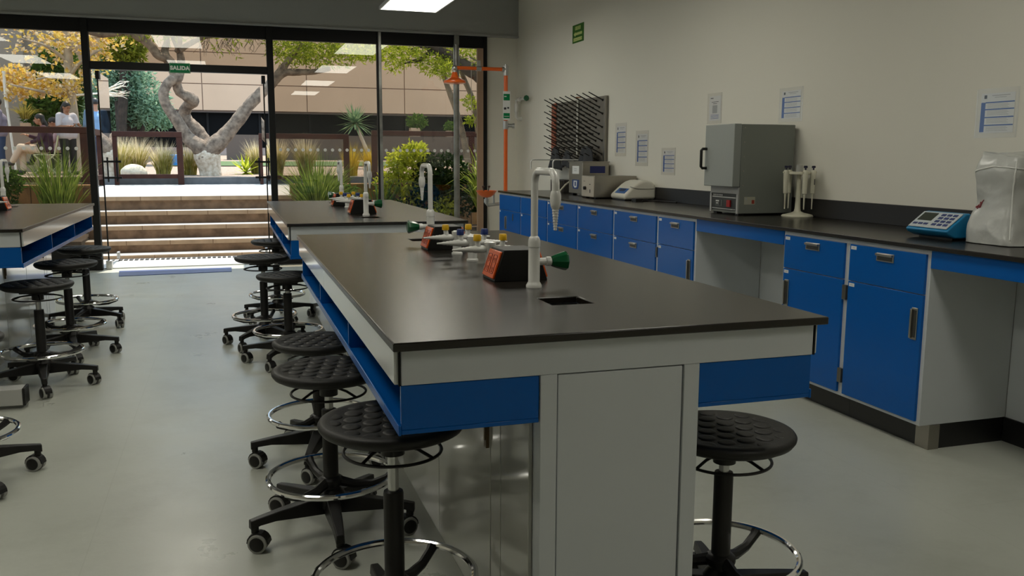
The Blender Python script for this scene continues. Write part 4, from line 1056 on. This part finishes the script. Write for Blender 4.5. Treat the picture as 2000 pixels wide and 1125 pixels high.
# arching long leaves at the right
r=thing('strap_leaf_plant','plant with long arching strap leaves outside at the right jamb','plant',(3.58,12.3,.22))
mb=MB(); rg=random.Random(9); blades(mb,150,.12,1.5,.62,.045,rg,droop=1.1,up=.05); mb.build_raw('leaves',leaf_mat('strap_leaf',(.10,.17,.02),(.4,.47,.1),.45),r)
# young plants in the bed
def rosette(name,loc,h,R,label,n,lm,trunk=None,w=.05,seed=1):
    rg=random.Random(seed); r=thing(name,label,'plant',loc); mb=MB(); tz=trunk[2] if trunk else 0
    for i in range(n):
        a=i*2.399; el=math.radians(-35+115*(i/n)); d=Vector((math.cos(a)*math.cos(el),math.sin(a)*math.cos(el),math.sin(el))); L=R*rg.uniform(.8,1.1)
        sd=d.cross(Vector((0,0,1))).normalized(); b=Vector((trunk[0],trunk[1],tz)) if trunk else Vector((0,0,.05))
        o=len(mb.v)
        for t,ww in ((0,.6),(.4,1),(1,.02)): 
            p=b+d*L*t+Vector((0,0,-.12*L*t*t)); mb.v+=[tuple(p-sd*w*ww/2),tuple(p+sd*w*ww/2)]
        mb.f+=[(o,o+1,o+3,o+2),(o+2,o+3,o+5,o+4)]; mb.m+=[0,0]
    mb.build_raw('leaves',lm,r)
    if trunk: MB().tube([(0,0,0),(trunk[0]*.5,trunk[1]*.5,tz*.45),(trunk[0],trunk[1],tz)],[.06,.05,.045],10).build('stem',M_barkp,r)
    return r
L_yuc=leaf_mat('yucca_leaf',(.10,.19,.10),(.26,.36,.2),.3)
rosette('yucca',(3.86,24,.94),1.2,.66,'yucca with slim leaning trunk and spiky head in front of the dark windows',70,L_yuc,(-.55,0,1.2),.06,4)
q=at(480,335,20.2); rosette('agave',(q.x,20.2,gz(20.2)-.01),.4,.5,'young yellow green spiky plant right of the whitewashed trunk',34,L_lime,None,.07,6)
# potted plants on the ledge of the far building
def pot(loc,label,seed,lm=L_mid,sc=1.0,wide=False):
    r=thing('potted_plant',label,'potted plant',loc)
    MB().box(-.2*sc,.2*sc,-.2*sc,.2*sc,0,.36*sc).build('pot',mat('terracotta_pale',(.5,.36,.25),.8),r,bevel=.01)
    mb=MB(); rg=random.Random(seed)
    if wide: blades(mb,90,.1,.55,.6,.03,rg,droop=1.0,up=.3)
    else: leaves(mb,(.1*sc,0,.62*sc),(.42*sc,.35*sc,.32*sc),260,.2*sc,rg)
    mb.build_raw('foliage',lm,r); return r
led=MB().box(-9,9,-.3,.3,0,1.0).build('planter_ledge',mat('ledge_render',(.12,.09,.07),.9),loc=(9,33,1.0),smooth=0); tag(led,'low dark brown wall carrying the two potted plants behind the right railing','low wall')
q=at(810,262,33); pot((q.x,33,2.0),'bushy potted plant on the dark low wall, left of the round steel post',3,L_mid,.9)
q=at(878,262,33); pot((q.x,33,2.0),'smaller potted plant on the dark low wall, at the round steel post',4,L_mid,.65)
q=at(50,246,26); lw=MB().box(-.5,.5,-.25,.25,0,q.z-.83-.12).build('low_wall',mat('wing_low_wall',(.3,.24,.19),.9),loc=(q.x,26,.83),smooth=0); tag(lw,'narrow beige block wall carrying a potted grass behind the left railing','low wall')
pot((q.x,26,q.z-.12),'pale pot with drooping grass behind the left railing',6,L_grass,.55,True)
q=at(193,270,24)
# boulder
bm=bmesh.new(); bmesh.ops.create_icosphere(bm,subdivisions=4,radius=.2)
for v in bm.verts:
    n_=mathutils.noise.fractal(v.co*6,1,2,4)*.03; v.co*=1+n_*2; v.co.z*=.85; v.co.x*=1.25
    if v.co.z<-.09: v.co.z=-.09
me=bpy.data.meshes.new('boulder'); bm.to_mesh(me); bm.free(); me.polygons.foreach_set('use_smooth',[True]*len(me.polygons)); me.materials.append(mat('pale_boulder',(.6,.5,.36),.9,noise=(12,.25),bump=(30,.5)))
o=bpy.data.objects.new('boulder',me); C.objects.link(o); q=at(262,336,19.0); o.location=(q.x,19.0,gz(19)+.08); tag(o,'pale rounded boulder among the feather grass left of the tree','boulder')
q=at(345,314,26); o=MB().lathe([(.16,0),(.2,.02),(.22,.3),(.2,.31),(.19,.06),(.0,.05)],n=24).build('blue_bucket',mat('blue_bucket',(.03,.2,.5),.4),loc=(q.x,26,gz(26))); tag(o,'bright blue bucket behind the grass, left of the tree trunk','bucket')

# ---------------- main tree (whitewashed trunk, three twisted limbs)
def limb(mb, pts, rads, seed, n=14, m=0, sub=5, jit=.07):
    """smooth crooked limb through pts"""
    rg=random.Random(seed); P=[Vector(p) for p in pts]; out=[]; rr=[]
    for i in range(len(P)-1):
        p0=P[max(i-1,0)];p1=P[i];p2=P[i+1];p3=P[min(i+2,len(P)-1)]
        for k in range(sub):
            t=k/sub; out.append(.5*((2*p1)+(-p0+p2)*t+(2*p0-5*p1+4*p2-p3)*t*t+(-p0+3*p1-3*p2+p3)*t**3)); rr.append((rads[i]*(1-t)+rads[i+1]*t)*rg.uniform(1-jit,1+jit))
    out.append(P[-1]); rr.append(rads[-1])
    mb.tube(out,rr,n,m); return out
TY=19.5
tr=thing('courtyard_tree','crooked tree with whitewashed trunk and mottled limbs framed by the open doors','tree',at(407,349,TY))
o_=Vector(tr.location)
def T(px,py,dy=0): return at(px,py,TY+dy)-o_
mb=MB(); limb(mb,[T(413,358),T(412,345),T(410,330),T(407,315),T(404,302),T(403,288)],[.25,.22,.222,.25,.27,.19],1,24,jit=.015)
tk=mb.build('trunk',M_barkw,tr,smooth=60)
mb=MB(); limb(mb,[T(400,303,-.04),T(388,286,-.06),T(368,270),T(346,236),T(326,208),T(319,184),T(328,163),T(343,150),T(338,137),T(329,116),T(309,108),T(292,87),T(269,71),T(240,62),T(200,66),T(170,60)],[.21,.165,.135,.11,.105,.10,.10,.10,.095,.09,.085,.085,.085,.08,.075,.06],2)
mb.build('limb',M_bark,tr,smooth=60)
mb=MB(); limb(mb,[T(402,296,.2),T(398,280,.3),T(386,258,.4),T(366,237,.5),T(360,222,.5),T(367,206,.4),T(377,197,.3),T(366,188,.2),T(351,179,.2),T(345,162,.1),T(350,148,0),T(354,125,.1),T(350,98,.2),T(338,70,.3),T(330,40,.3)],[.22,.17,.15,.135,.125,.115,.125,.115,.1,.095,.085,.075,.065,.06,.05],3)
mb.build('limb',M_bark,tr,smooth=60)
mb=MB(); limb(mb,[T(405,303,-.04),T(418,286,-.06),T(440,264),T(466,233),T(486,206),T(504,187),T(522,170),T(537,156),T(548,140),T(562,120),T(590,85)],[.22,.185,.16,.135,.12,.115,.11,.10,.09,.07,.05],4)
limb(mb,[T(540,152),T(556,142),T(585,141),T(615,140),T(645,134)],[.1,.08,.07,.06,.045],5)
mb.build('limb',M_bark,tr,smooth=60)
mb=MB(); limb(mb,[T(329,120),T(322,100,.2),T(326,80,.3),T(318,50,.3)],[.09,.075,.06,.05],6); limb(mb,[T(345,100,.1),T(352,80,-.1),T(345,55,0)],[.05,.045,.035],7)
rg=random.Random(12)
for i in range(46):   # fine hanging twigs under the crown
    x=rg.uniform(395,535); y=rg.uniform(62,84); p=[T(x,y,rg.uniform(-.5,.5))]
    for k in range(4): x+=rg.uniform(-9,9); y+=rg.uniform(3,11); p.append(T(x,y,rg.uniform(-.3,.3)))
    mb.tube(p,[.008,.007,.006,.005,.003],4)
limb(mb,[T(350,98),T(400,72,.2),T(470,66,.1),T(540,72,0)],[.06,.05,.04,.03],8)
mb.build('branches',M_bark,tr,smooth=60)
mb=MB()
for (x,y,rx,rz,n) in ((300,40,1.2,.5,500),(440,52,1.5,.25,420),(560,50,1.2,.35,500),(430,75,1.2,.12,40),(250,30,1,.5,300),(424,98,.1,.15,12),(455,105,.15,.15,10),(640,110,.8,.25,500),(600,88,.9,.35,900),(690,92,.7,.3,500),(570,105,.5,.25,350)):
    c=T(x,y); leaves(mb,c,(rx,.8,rz),n,.13,rg,narrow=.28)
mb.build_raw('foliage',L_willow,tr)

# tree with golden leaves at the left
GY=24
gt=thing('golden_tree','slim tree with golden autumn leaves at the upper left','tree',(at(140,240,GY).x,GY,.83)); o_=Vector(gt.location)
def G(px,py,dy=0): return at(px,py,GY+dy)-o_
mb=MB(); limb(mb,[Vector((.02,0,0)),G(141,230),G(138,190),G(136,150),G(133,110),G(128,60),G(124,10)],[.16,.14,.13,.12,.1,.08,.06],21); mb.build('trunk',M_barkp,gt,smooth=60)
mb=MB(); rg=random.Random(22)
for a,b,c in (((137,170),(110,150),(70,155)),((136,150),(160,120),(200,95)),((133,120),(90,90),(40,75)),((138,185),(90,180),(20,165)),((133,100),(170,75),(240,70))):
    limb(mb,[G(*a),G(*b,-.3),G(*c,-.6)],[.05,.035,.015],int(a[1]),8)
mb.build('branches',M_barkp,gt,smooth=60)
mb=MB(); mb2=MB()
for (x,y,r_,n) in ((30,155,.45,330),(60,165,.42,300),(8,150,.35,220),(30,185,.22,110),(85,172,.3,140),(105,165,.38,150),(130,180,.32,110),(148,165,.25,80),(110,85,.42,160),(140,75,.42,170),(150,60,.4,140),(95,110,.3,60),(60,85,.32,50),(190,100,.35,110),(178,75,.3,90),(215,75,.4,110),(205,120,.25,50),(150,135,.25,60),(100,60,.5,120),(40,60,.5,60),(28,98,.16,16),(48,120,.15,16),(185,135,.25,60),(182,160,.2,40),(260,70,.4,40)):
    c=G(x,y,rg.uniform(-.6,.4)); leaves(mb,c,(r_*1.2,r_,r_*.75),int(n*.42),.13,rg,narrow=.75); leaves(mb2,c,(r_*1.2,r_,r_*.75),int(n*.36),.12,rg,narrow=.7)
mb.build_raw('foliage',L_gold,gt); mb2.build_raw('dry_foliage',L_gold2,gt)

# green trees behind
def bigtree(name,Y,base,blobs,size,lm,label,seed,trunk=(.12,)):
    b=at(base,330,Y); r=thing(name,label,'tree',(b.x,Y,.9)); o_=Vector(r.location); rg=random.Random(seed); mb=MB(); tb=MB()
    for (x,y,rx,rz,n) in blobs:
        c=at(x,y,Y+rg.uniform(-.6,.6))-o_; leaves(mb,c,(rx,rx*.8,rz),n,size,rg,narrow=.42)
        limb(tb,[Vector((0,0,0)),Vector((c.x*.25,c.y*.3,c.z*.5)),c],[trunk[0],trunk[0]*.7,.02],seed,8)
    mb.build_raw('foliage',lm,r); tb.build('trunk',M_barkd,r); return r
bigtree('blue_green_tree',27,262,[(235,140,.6,.4,700),(225,170,.75,.45,900),(215,205,.7,.5,800),(185,240,.4,.4,300),(270,190,.85,.6,1300),(300,215,.55,.45,700),(245,215,.8,.5,1000),(275,240,.5,.3,450),(205,150,.35,.3,300),(318,235,.3,.25,350),(220,240,.4,.3,500),(255,150,.6,.35,700)],.15,L_teal,'blue green leafy tree seen through the open doors left of the twisted limbs',31)
bigtree('olive_green_tree',28.2,110,[(110,200,.8,.5,900),(90,230,.6,.3,500),(145,215,.5,.45,500),(85,150,.4,.4,400),(110,120,.5,.4,450),(150,160,.35,.6,400),(75,200,.3,.25,200)],.2,L_mid,'dark green leafy tree behind the standing woman',32)
bigtree('lime_green_tree',26,240,[(240,90,.55,.45,800),(262,100,.3,.3,320),(220,110,.4,.3,400),(250,70,.5,.3,400)],.17,leaf_mat('sunny_leaf',(.13,.18,.02),(.42,.45,.06),.5),'sunny yellow green tree top above the door transom, left of the limb',33)
# right hand tree
RY=15.2
rt=thing('leaning_tree','dark leaning tree with lime feathery leaves at the upper right','tree',(at(930,330,RY).x,RY,.7)); o_=Vector(rt.location)
def Rr(px,py,dy=0): return at(px,py,RY+dy)-o_
mb=MB(); limb(mb,[Rr(950,330),Rr(958,250),Rr(965,190),Rr(945,155),Rr(905,128),Rr(868,105),Rr(840,84),Rr(800,60)],[.16,.15,.14,.13,.12,.1,.085,.06],41)
limb(mb,[Rr(880,108),Rr(845,103),Rr(820,116),Rr(790,124)],[.05,.045,.035,.012],42,8); limb(mb,[Rr(842,100),Rr(825,92),Rr(795,98)],[.03,.02,.01],43,6)
mb.build('trunk',M_barkd,rt,smooth=60)
mb=MB(); limb(mb,[Rr(915,320),Rr(900,245,.2),Rr(880,185,.2),Rr(868,150,.3),Rr(860,110,.3)],[.06,.055,.05,.045,.04],44,10); limb(mb,[Rr(935,260,.3),Rr(925,200,.3),Rr(905,150,.3),Rr(890,100,.3)],[.06,.05,.045,.035],45,10)
limb(mb,[Rr(950,300,.2),Rr(940,255,.2),Rr(930,215,.2)],[.1,.09,.08],46,10); mb.build('grey_trunks',mat('grey_brown_bark',(.2,.15,.1),.9,noise=(8,.4),bump=(25,.6)),rt,smooth=60)
mb=MB(); rg=random.Random(47)
for (x,y,r_,n) in ((760,95,.35,420),(790,110,.3,360),(720,100,.25,260),(820,90,.3,380),(850,125,.28,420),(880,115,.28,380),(870,140,.2,220),(915,90,.3,360),(930,120,.2,160),(922,205,.12,90),(915,195,.1,70),(920,235,.1,60),(770,130,.16,90),(700,88,.3,200),(935,80,.3,200),(860,80,.3,200)):
    leaves(mb,Rr(x,y,rg.uniform(-.3,.3)),(r_*1.2,r_,r_*.65),n,.085,rg,narrow=.35)
mb.build_raw('foliage',leaf_mat('lime_feathery_leaf',(.16,.22,.01),(.55,.6,.07),.5),rt)
# bare dry shrub twigs through the open door
tw=MB(); rg=random.Random(50); b0=at(195,182,23)
for i in range(16):
    p=[b0]; x,y=195,182
    a=rg.uniform(-.5,.3)
    for k in range(4): x+=rg.uniform(8,18); y+=rg.uniform(-6,5)+a*8; p.append(at(x,y,23+rg.uniform(-.3,.3)))
    tw.tube(p,[.02,.016,.012,.008,.004],5)
tw.tube([at(150,186,23.4),b0],[.03,.02],6)
tag(tw.build('dry_branch',mat('bleached_twig',(.75,.66,.52),.8)),'bleached bare branch spreading in front of the blue green tree','branch')

#=================================================================== PEOPLE
def capsule(mb,p0,p1,r0,r1,n=12):
    p0=Vector(p0);p1=Vector(p1); mb.tube([p0,p1],[r0,r1],n); mb.ell(p0,(r0,r0,r0),n,8); mb.ell(p1,(r1,r1,r1),n,8)
M_skin=mat('skin',(.36,.17,.095),.55); M_hair=mat('dark_hair',(.012,.009,.007),.45); M_eye=mat('eye_dark',(.01,.008,.006),.3)
def remesh(o,vox,sm=4):
    md=o.modifiers.new('r','REMESH'); md.mode='VOXEL'; md.voxel_size=vox; md.use_smooth_shade=True
    if sm: s_=o.modifiers.new('s','SMOOTH'); s_.iterations=sm; s_.factor=.5
def person(loc,rz,J,shirt,trous,shoe,label,hair='short',sleeve=.5,female=False):
    """J: joints in local metres, figure facing -y"""
    r=thing('person',label,'person',loc,rz); V={k:Vector(v) for k,v in J.items()}
    b=MB(); hd=V['head']; look=Vector(J.get('look',(0,-1,-.15))).normalized()
    X=look.cross(Vector((0,0,1))).normalized()*-1; U=X.cross(look)*-1
    if U.z<0: U=-U
    Rh=Matrix((X,-look,U)).transposed()
    b.ell(hd+Rh@Vector((0,.01,.02)),(.076,.094,.095),16,12,R=Rh); b.ell(hd+Rh@Vector((0,-.028,-.045)),(.056,.062,.07),14,10,R=Rh)
    b.ell(hd+Rh@Vector((0,-.098,-.018)),(.013,.02,.022),8,6,R=Rh)
    for s_ in (-1,1): b.ell(hd+Rh@Vector((s_*.078,.008,-.01)),(.01,.02,.03),8,6,R=Rh)
    b.ell(hd+Rh@Vector((0,-.085,-.062)),(.024,.012,.008),8,6,R=Rh)
    capsule(b,V['neck'],hd+Rh@Vector((0,.02,-.05)),.055,.05)
    capsule(b,V['chest'],V['neck']-Vector((0,0,.03)),.12,.07); capsule(b,V['pelvis'],V['chest'],.12,.12)
    for s_ in 'LR':
        capsule(b,V['sh'+s_],V['neck']-Vector((0,0,.05)),.058,.05); capsule(b,V['sh'+s_],V['el'+s_],.05,.038); capsule(b,V['el'+s_],V['wr'+s_],.038,.026)
        capsule(b,V['pelvis'],V['hip'+s_],.11,.09); capsule(b,V['hip'+s_],V['kn'+s_],.083,.055); capsule(b,V['kn'+s_],V['an'+s_],.055,.035); capsule(b,V['an'+s_]-Vector((0,0,.02)),V['toe'+s_],.035,.026)
        # hand: palm, four curled fingers of different length, thumb from the side
        wd=(V['wr'+s_]-V['el'+s_]).normalized(); pn=Vector(J.get('palm'+s_,(0,0,-1))); pn=(pn-wd*pn.dot(wd)).normalized(); sd=wd.cross(pn)*(1 if s_=='L' else -1)
        w=V['wr'+s_]; R3=Matrix((sd,wd,pn)).transposed()
        b.ell(w+wd*.05,(.038,.05,.016),12,8,R=R3)
        for i,(q,L) in enumerate(((-.028,.06),(-.010,.075),(.009,.07),(.027,.055))):
            k0=w+wd*.088+sd*q; k1=k0+(wd*.8+pn*.5).normalized()*L*.5; k2=k1+(wd*.35+pn*.9).normalized()*L*.5
            capsule(b,k0-wd*.02,k1,.0095,.0085,8); capsule(b,k1,k2,.0085,.0075,8)
        t0=w+wd*.03-sd*.034; t1=t0+(wd*.6-sd*.55+pn*.3).normalized()*.038; capsule(b,t0,t1,.011,.0095,8); capsule(b,t1,t1+(wd*.8+pn*.5).normalized()*.028,.0095,.008,8)
    bo=b.build_raw('body',M_skin,r); remesh(bo,.0085,3)
    e=MB()
    for s_ in (-1,1): e.ell(hd+Rh@Vector((s_*.032,-.083,.008)),(.011,.006,.006),8,6,R=Rh); e.ell(hd+Rh@Vector((s_*.033,-.084,.028)),(.019,.006,.004),8,6,R=Rh)
    e.build_raw('eyes_and_brows',M_eye,r,smooth=True)
    h=MB(); h.ell(hd+Rh@Vector((0,.022,.036)),(.086,.1,.092),16,12,R=Rh)
    if hair=='long':
        h.ell(hd+Rh@Vector((0,.075,-.05)),(.08,.05,.12),14,10,R=Rh); capsule(h,hd+Rh@Vector((0,.09,-.08)),Vector((V['neck'].x,V['neck'].y,V['neck'].z))+Vector((0,.1,-.2)),.06,.03)
    ho=h.build_raw('hair',M_hair,r); remesh(ho,.012,2)
    s=MB(); 
    capsule(s,V['chest'],V['neck']-Vector((0,0,.075)),.155 if female else .165,.09); capsule(s,V['pelvis']+Vector((0,0,.02)),V['chest'],.155,.15)
    for s_ in 'LR':
        capsule(s,V['sh'+s_]+(V['neck']-V['sh'+s_])*.1,V['neck']-Vector((0,0,.075)),.075,.07); m_=V['sh'+s_]+(V['el'+s_]-V['sh'+s_])*min(1,sleeve*2); capsule(s,V['sh'+s_],m_,.07,.058)
        if sleeve>.5: capsule(s,V['el'+s_],V['el'+s_]+(V['wr'+s_]-V['el'+s_])*(sleeve-.5)*2,.055,.04)
        capsule(s,V['pelvis'],V['hip'+s_]+Vector((0,0,.05)),.145,.12)
    capsule(s,V['hipL']+Vector((0,0,.05)),V['hipR']+Vector((0,0,.05)),.145,.145)
    so=s.build_raw('shirt',shirt,r); remesh(so,.014,3)
    t=MB()
    for s_ in 'LR':
        capsule(t,V['pelvis']-Vector((0,0,.01)),V['hip'+s_],.125,.112); capsule(t,V['hip'+s_],V['kn'+s_],.106,.078); capsule(t,V['kn'+s_],V['an'+s_]+(V['kn'+s_]-V['an'+s_])*.08,.078,.062)
    to=t.build_raw('trousers',trous,r); remesh(to,.014,3)
    f=MB()
    for s_ in 'LR': capsule(f,V['an'+s_]-Vector((0,0,.03)),V['toe'+s_],.05,.04)
    fo=f.build_raw('shoes',shoe,r); remesh(fo,.012,2)
    return r
def standing(H,**kw):
    k=H/1.7
    J=dict(head=(0,-.02,1.58),neck=(0,.01,1.42),chest=(0,.015,1.22),pelvis=(0,.02,.97),shL=(.18,.01,1.38),shR=(-.18,.01,1.38),elL=(.23,.04,1.1),elR=(-.23,.04,1.1),wrL=(.24,-.06,.86),wrR=(-.24,-.06,.86),
      hipL=(.09,.02,.9),hipR=(-.09,.02,.9),knL=(.1,.0,.5),knR=(-.1,.0,.5),anL=(.1,.03,.09),anR=(-.1,.03,.09),toeL=(.12,-.12,.04),toeR=(-.12,-.12,.04))
    J.update(kw); S={'look','palmL','palmR'}
    return {a:(tuple(c*k for c in b) if a not in S else b) for a,b in J.items()}
def seated(**kw):
    J=dict(head=(0,-.05,1.20),neck=(0,.03,1.04),chest=(0,.05,.84),pelvis=(0,.05,.58),shL=(.18,.03,1.0),shR=(-.18,.03,1.0),elL=(.24,-.05,.76),elR=(-.24,-.05,.76),wrL=(.14,-.25,.7),wrR=(-.16,-.25,.7),
      hipL=(.09,0,.54),hipR=(-.09,0,.54),knL=(.08,-.44,.6),knR=(-.1,-.42,.54),anL=(-.04,-.62,.28),anR=(-.09,-.42,.1),toeL=(-.06,-.76,.24),toeR=(-.1,-.57,.05))
    J.update(kw); return J
M_wshirt=mat('white_cotton',(.58,.56,.6),.8); M_blacktr=mat('black_trousers',(.012,.012,.014),.8); M_shoe=mat('black_shoe',(.02,.018,.016),.5); M_plum=mat('plum_knit',(.045,.012,.03),.85)
M_beige=mat('beige_trousers',(.62,.5,.38),.85); M_pink=mat('pink_shirt',(.55,.36,.38),.85); M_denim=mat('blue_denim',(.02,.045,.11),.85); M_bshirt=mat('blue_shirt',(.16,.27,.42),.8); M_lilac=mat('lilac_shirt',(.22,.2,.27),.85); M_wshoe=mat('white_sneaker',(.7,.7,.7),.6)
q=at(138,300,22)
person((q.x-.03,22,.83),R_(38),standing(1.60,look=(.15,-1,-.5),elL=(.25,-.05,1.12),elR=(-.25,-.05,1.12),wrL=(.12,-.27,1.14),wrR=(-.1,-.28,1.13),palmL=(0,-.2,1),palmR=(0,-.2,1)),M_wshirt,M_blacktr,M_shoe,'woman in white shirt and black trousers standing and looking down at a phone','long',.42,True)
ph_=MB().box(-.036,.036,-.075,.075,-.004,.004).build('phone',mat('phone_black',(.01,.01,.012),.15),bevel=.003)
ph_.location=Vector((q.x-.03,22,.83))+Matrix.Rotation(R_(38),3,'Z')@Vector((.0,-.375,1.085)); ph_.rotation_euler=(R_(35),0,R_(38)); tag(ph_,'dark phone held by the standing woman in white','phone')
q=at(82,300,21.6)
person((q.x+.04,21.6,.83),R_(-82),seated(wrR=(-.2,-.3,.86),elR=(-.26,-.08,.78),look=(-.1,-1,-.1)),M_plum,M_beige,M_shoe,'person in plum top and beige trousers sitting sideways with crossed legs','long',.9,True)
CH1=(q.x+.06,21.6)
person((q.x+.22,22.5,.83),R_(-95),seated(head=(0,-.12,1.16),look=(0,-1,-.5)),M_pink,M_blacktr,M_shoe,'person in pink shirt and black trousers sitting behind the plum top','short',.5)
CH2=(q.x+.24,22.5)
q=at(188,300,22); person((q.x,22.3,.83),R_(200),standing(1.72),M_bshirt,M_denim,M_wshoe,'man in blue shirt and jeans standing behind the door post','short',.95)
q=at(4,300,22); person((q.x-.02,22,.83),R_(-75),standing(1.66,elL=(.22,-.02,1.1),wrL=(.1,-.24,1.2),wrR=(-.1,-.24,1.2)),M_lilac,M_denim,M_shoe,'person in lilac shirt and jeans at the left edge of the photo','short',.6)
def chair(loc,rz,label):
    r=thing('garden_chair',label,'chair',loc,rz,'pale metal garden chairs'); m_=mat('pale_yellow_metal',(.55,.55,.36),.5)
    MB().box(-.2,.2,-.2,.2,.43,.45).build('seat',m_,r,bevel=.006)
    MB().tube([(-.19,.2,.44),(-.19,.3,.85),(.19,.3,.85),(.19,.2,.44)],.012,8).box(-.19,.19,.27,.285,.66,.82).build('backrest',m_,r)
    for sx in (-1,1):
        for a,b in ((-.24,.2),(.24,-.2)): MB().tube([(sx*.2,a,0),(sx*.19,b,.44)],.012,8).build('leg',m_,r)
    return r
chair((CH1[0]-.02,CH1[1],.83),R_(-82),'pale metal folding chair under the person in plum'); chair((CH2[0],CH2[1],.83),R_(-95),'pale metal folding chair under the person in pink')

#=================================================================== LIGHT
w=bpy.data.worlds.new('sky'); scn.world=w; w.use_nodes=True
bg=w.node_tree.nodes['Background']; bg.inputs[0].default_value=(.56,.77,1.0,1); bg.inputs[1].default_value=2.5
sun=bpy.data.lights.new('sun','SUN'); sun.energy=8.0; sun.angle=R_(.6); sun.color=(1,.93,.80)
so=bpy.data.objects.new('sun',sun); C.objects.link(so)
el,az=R_(66),R_(18)   # azimuth measured from +y towards +x
d=Vector((math.sin(az)*math.cos(el),math.cos(az)*math.cos(el),math.sin(el)))
so.rotation_euler=d.to_track_quat('Z','Y').to_euler(); so.location=(0,30,30)

scn.view_settings.view_transform='Standard'; scn.view_settings.look='None'; scn.view_settings.gamma=1; scn.view_settings.use_curve_mapping=False
scn.view_settings.exposure=0.0
try:
    scn.cycles.use_denoising=True; scn.cycles.denoiser='OPENIMAGEDENOISE'
    scn.cycles.max_bounces=8; scn.cycles.transparent_max_bounces=16; scn.cycles.sample_clamp_indirect=6
except Exception: pass
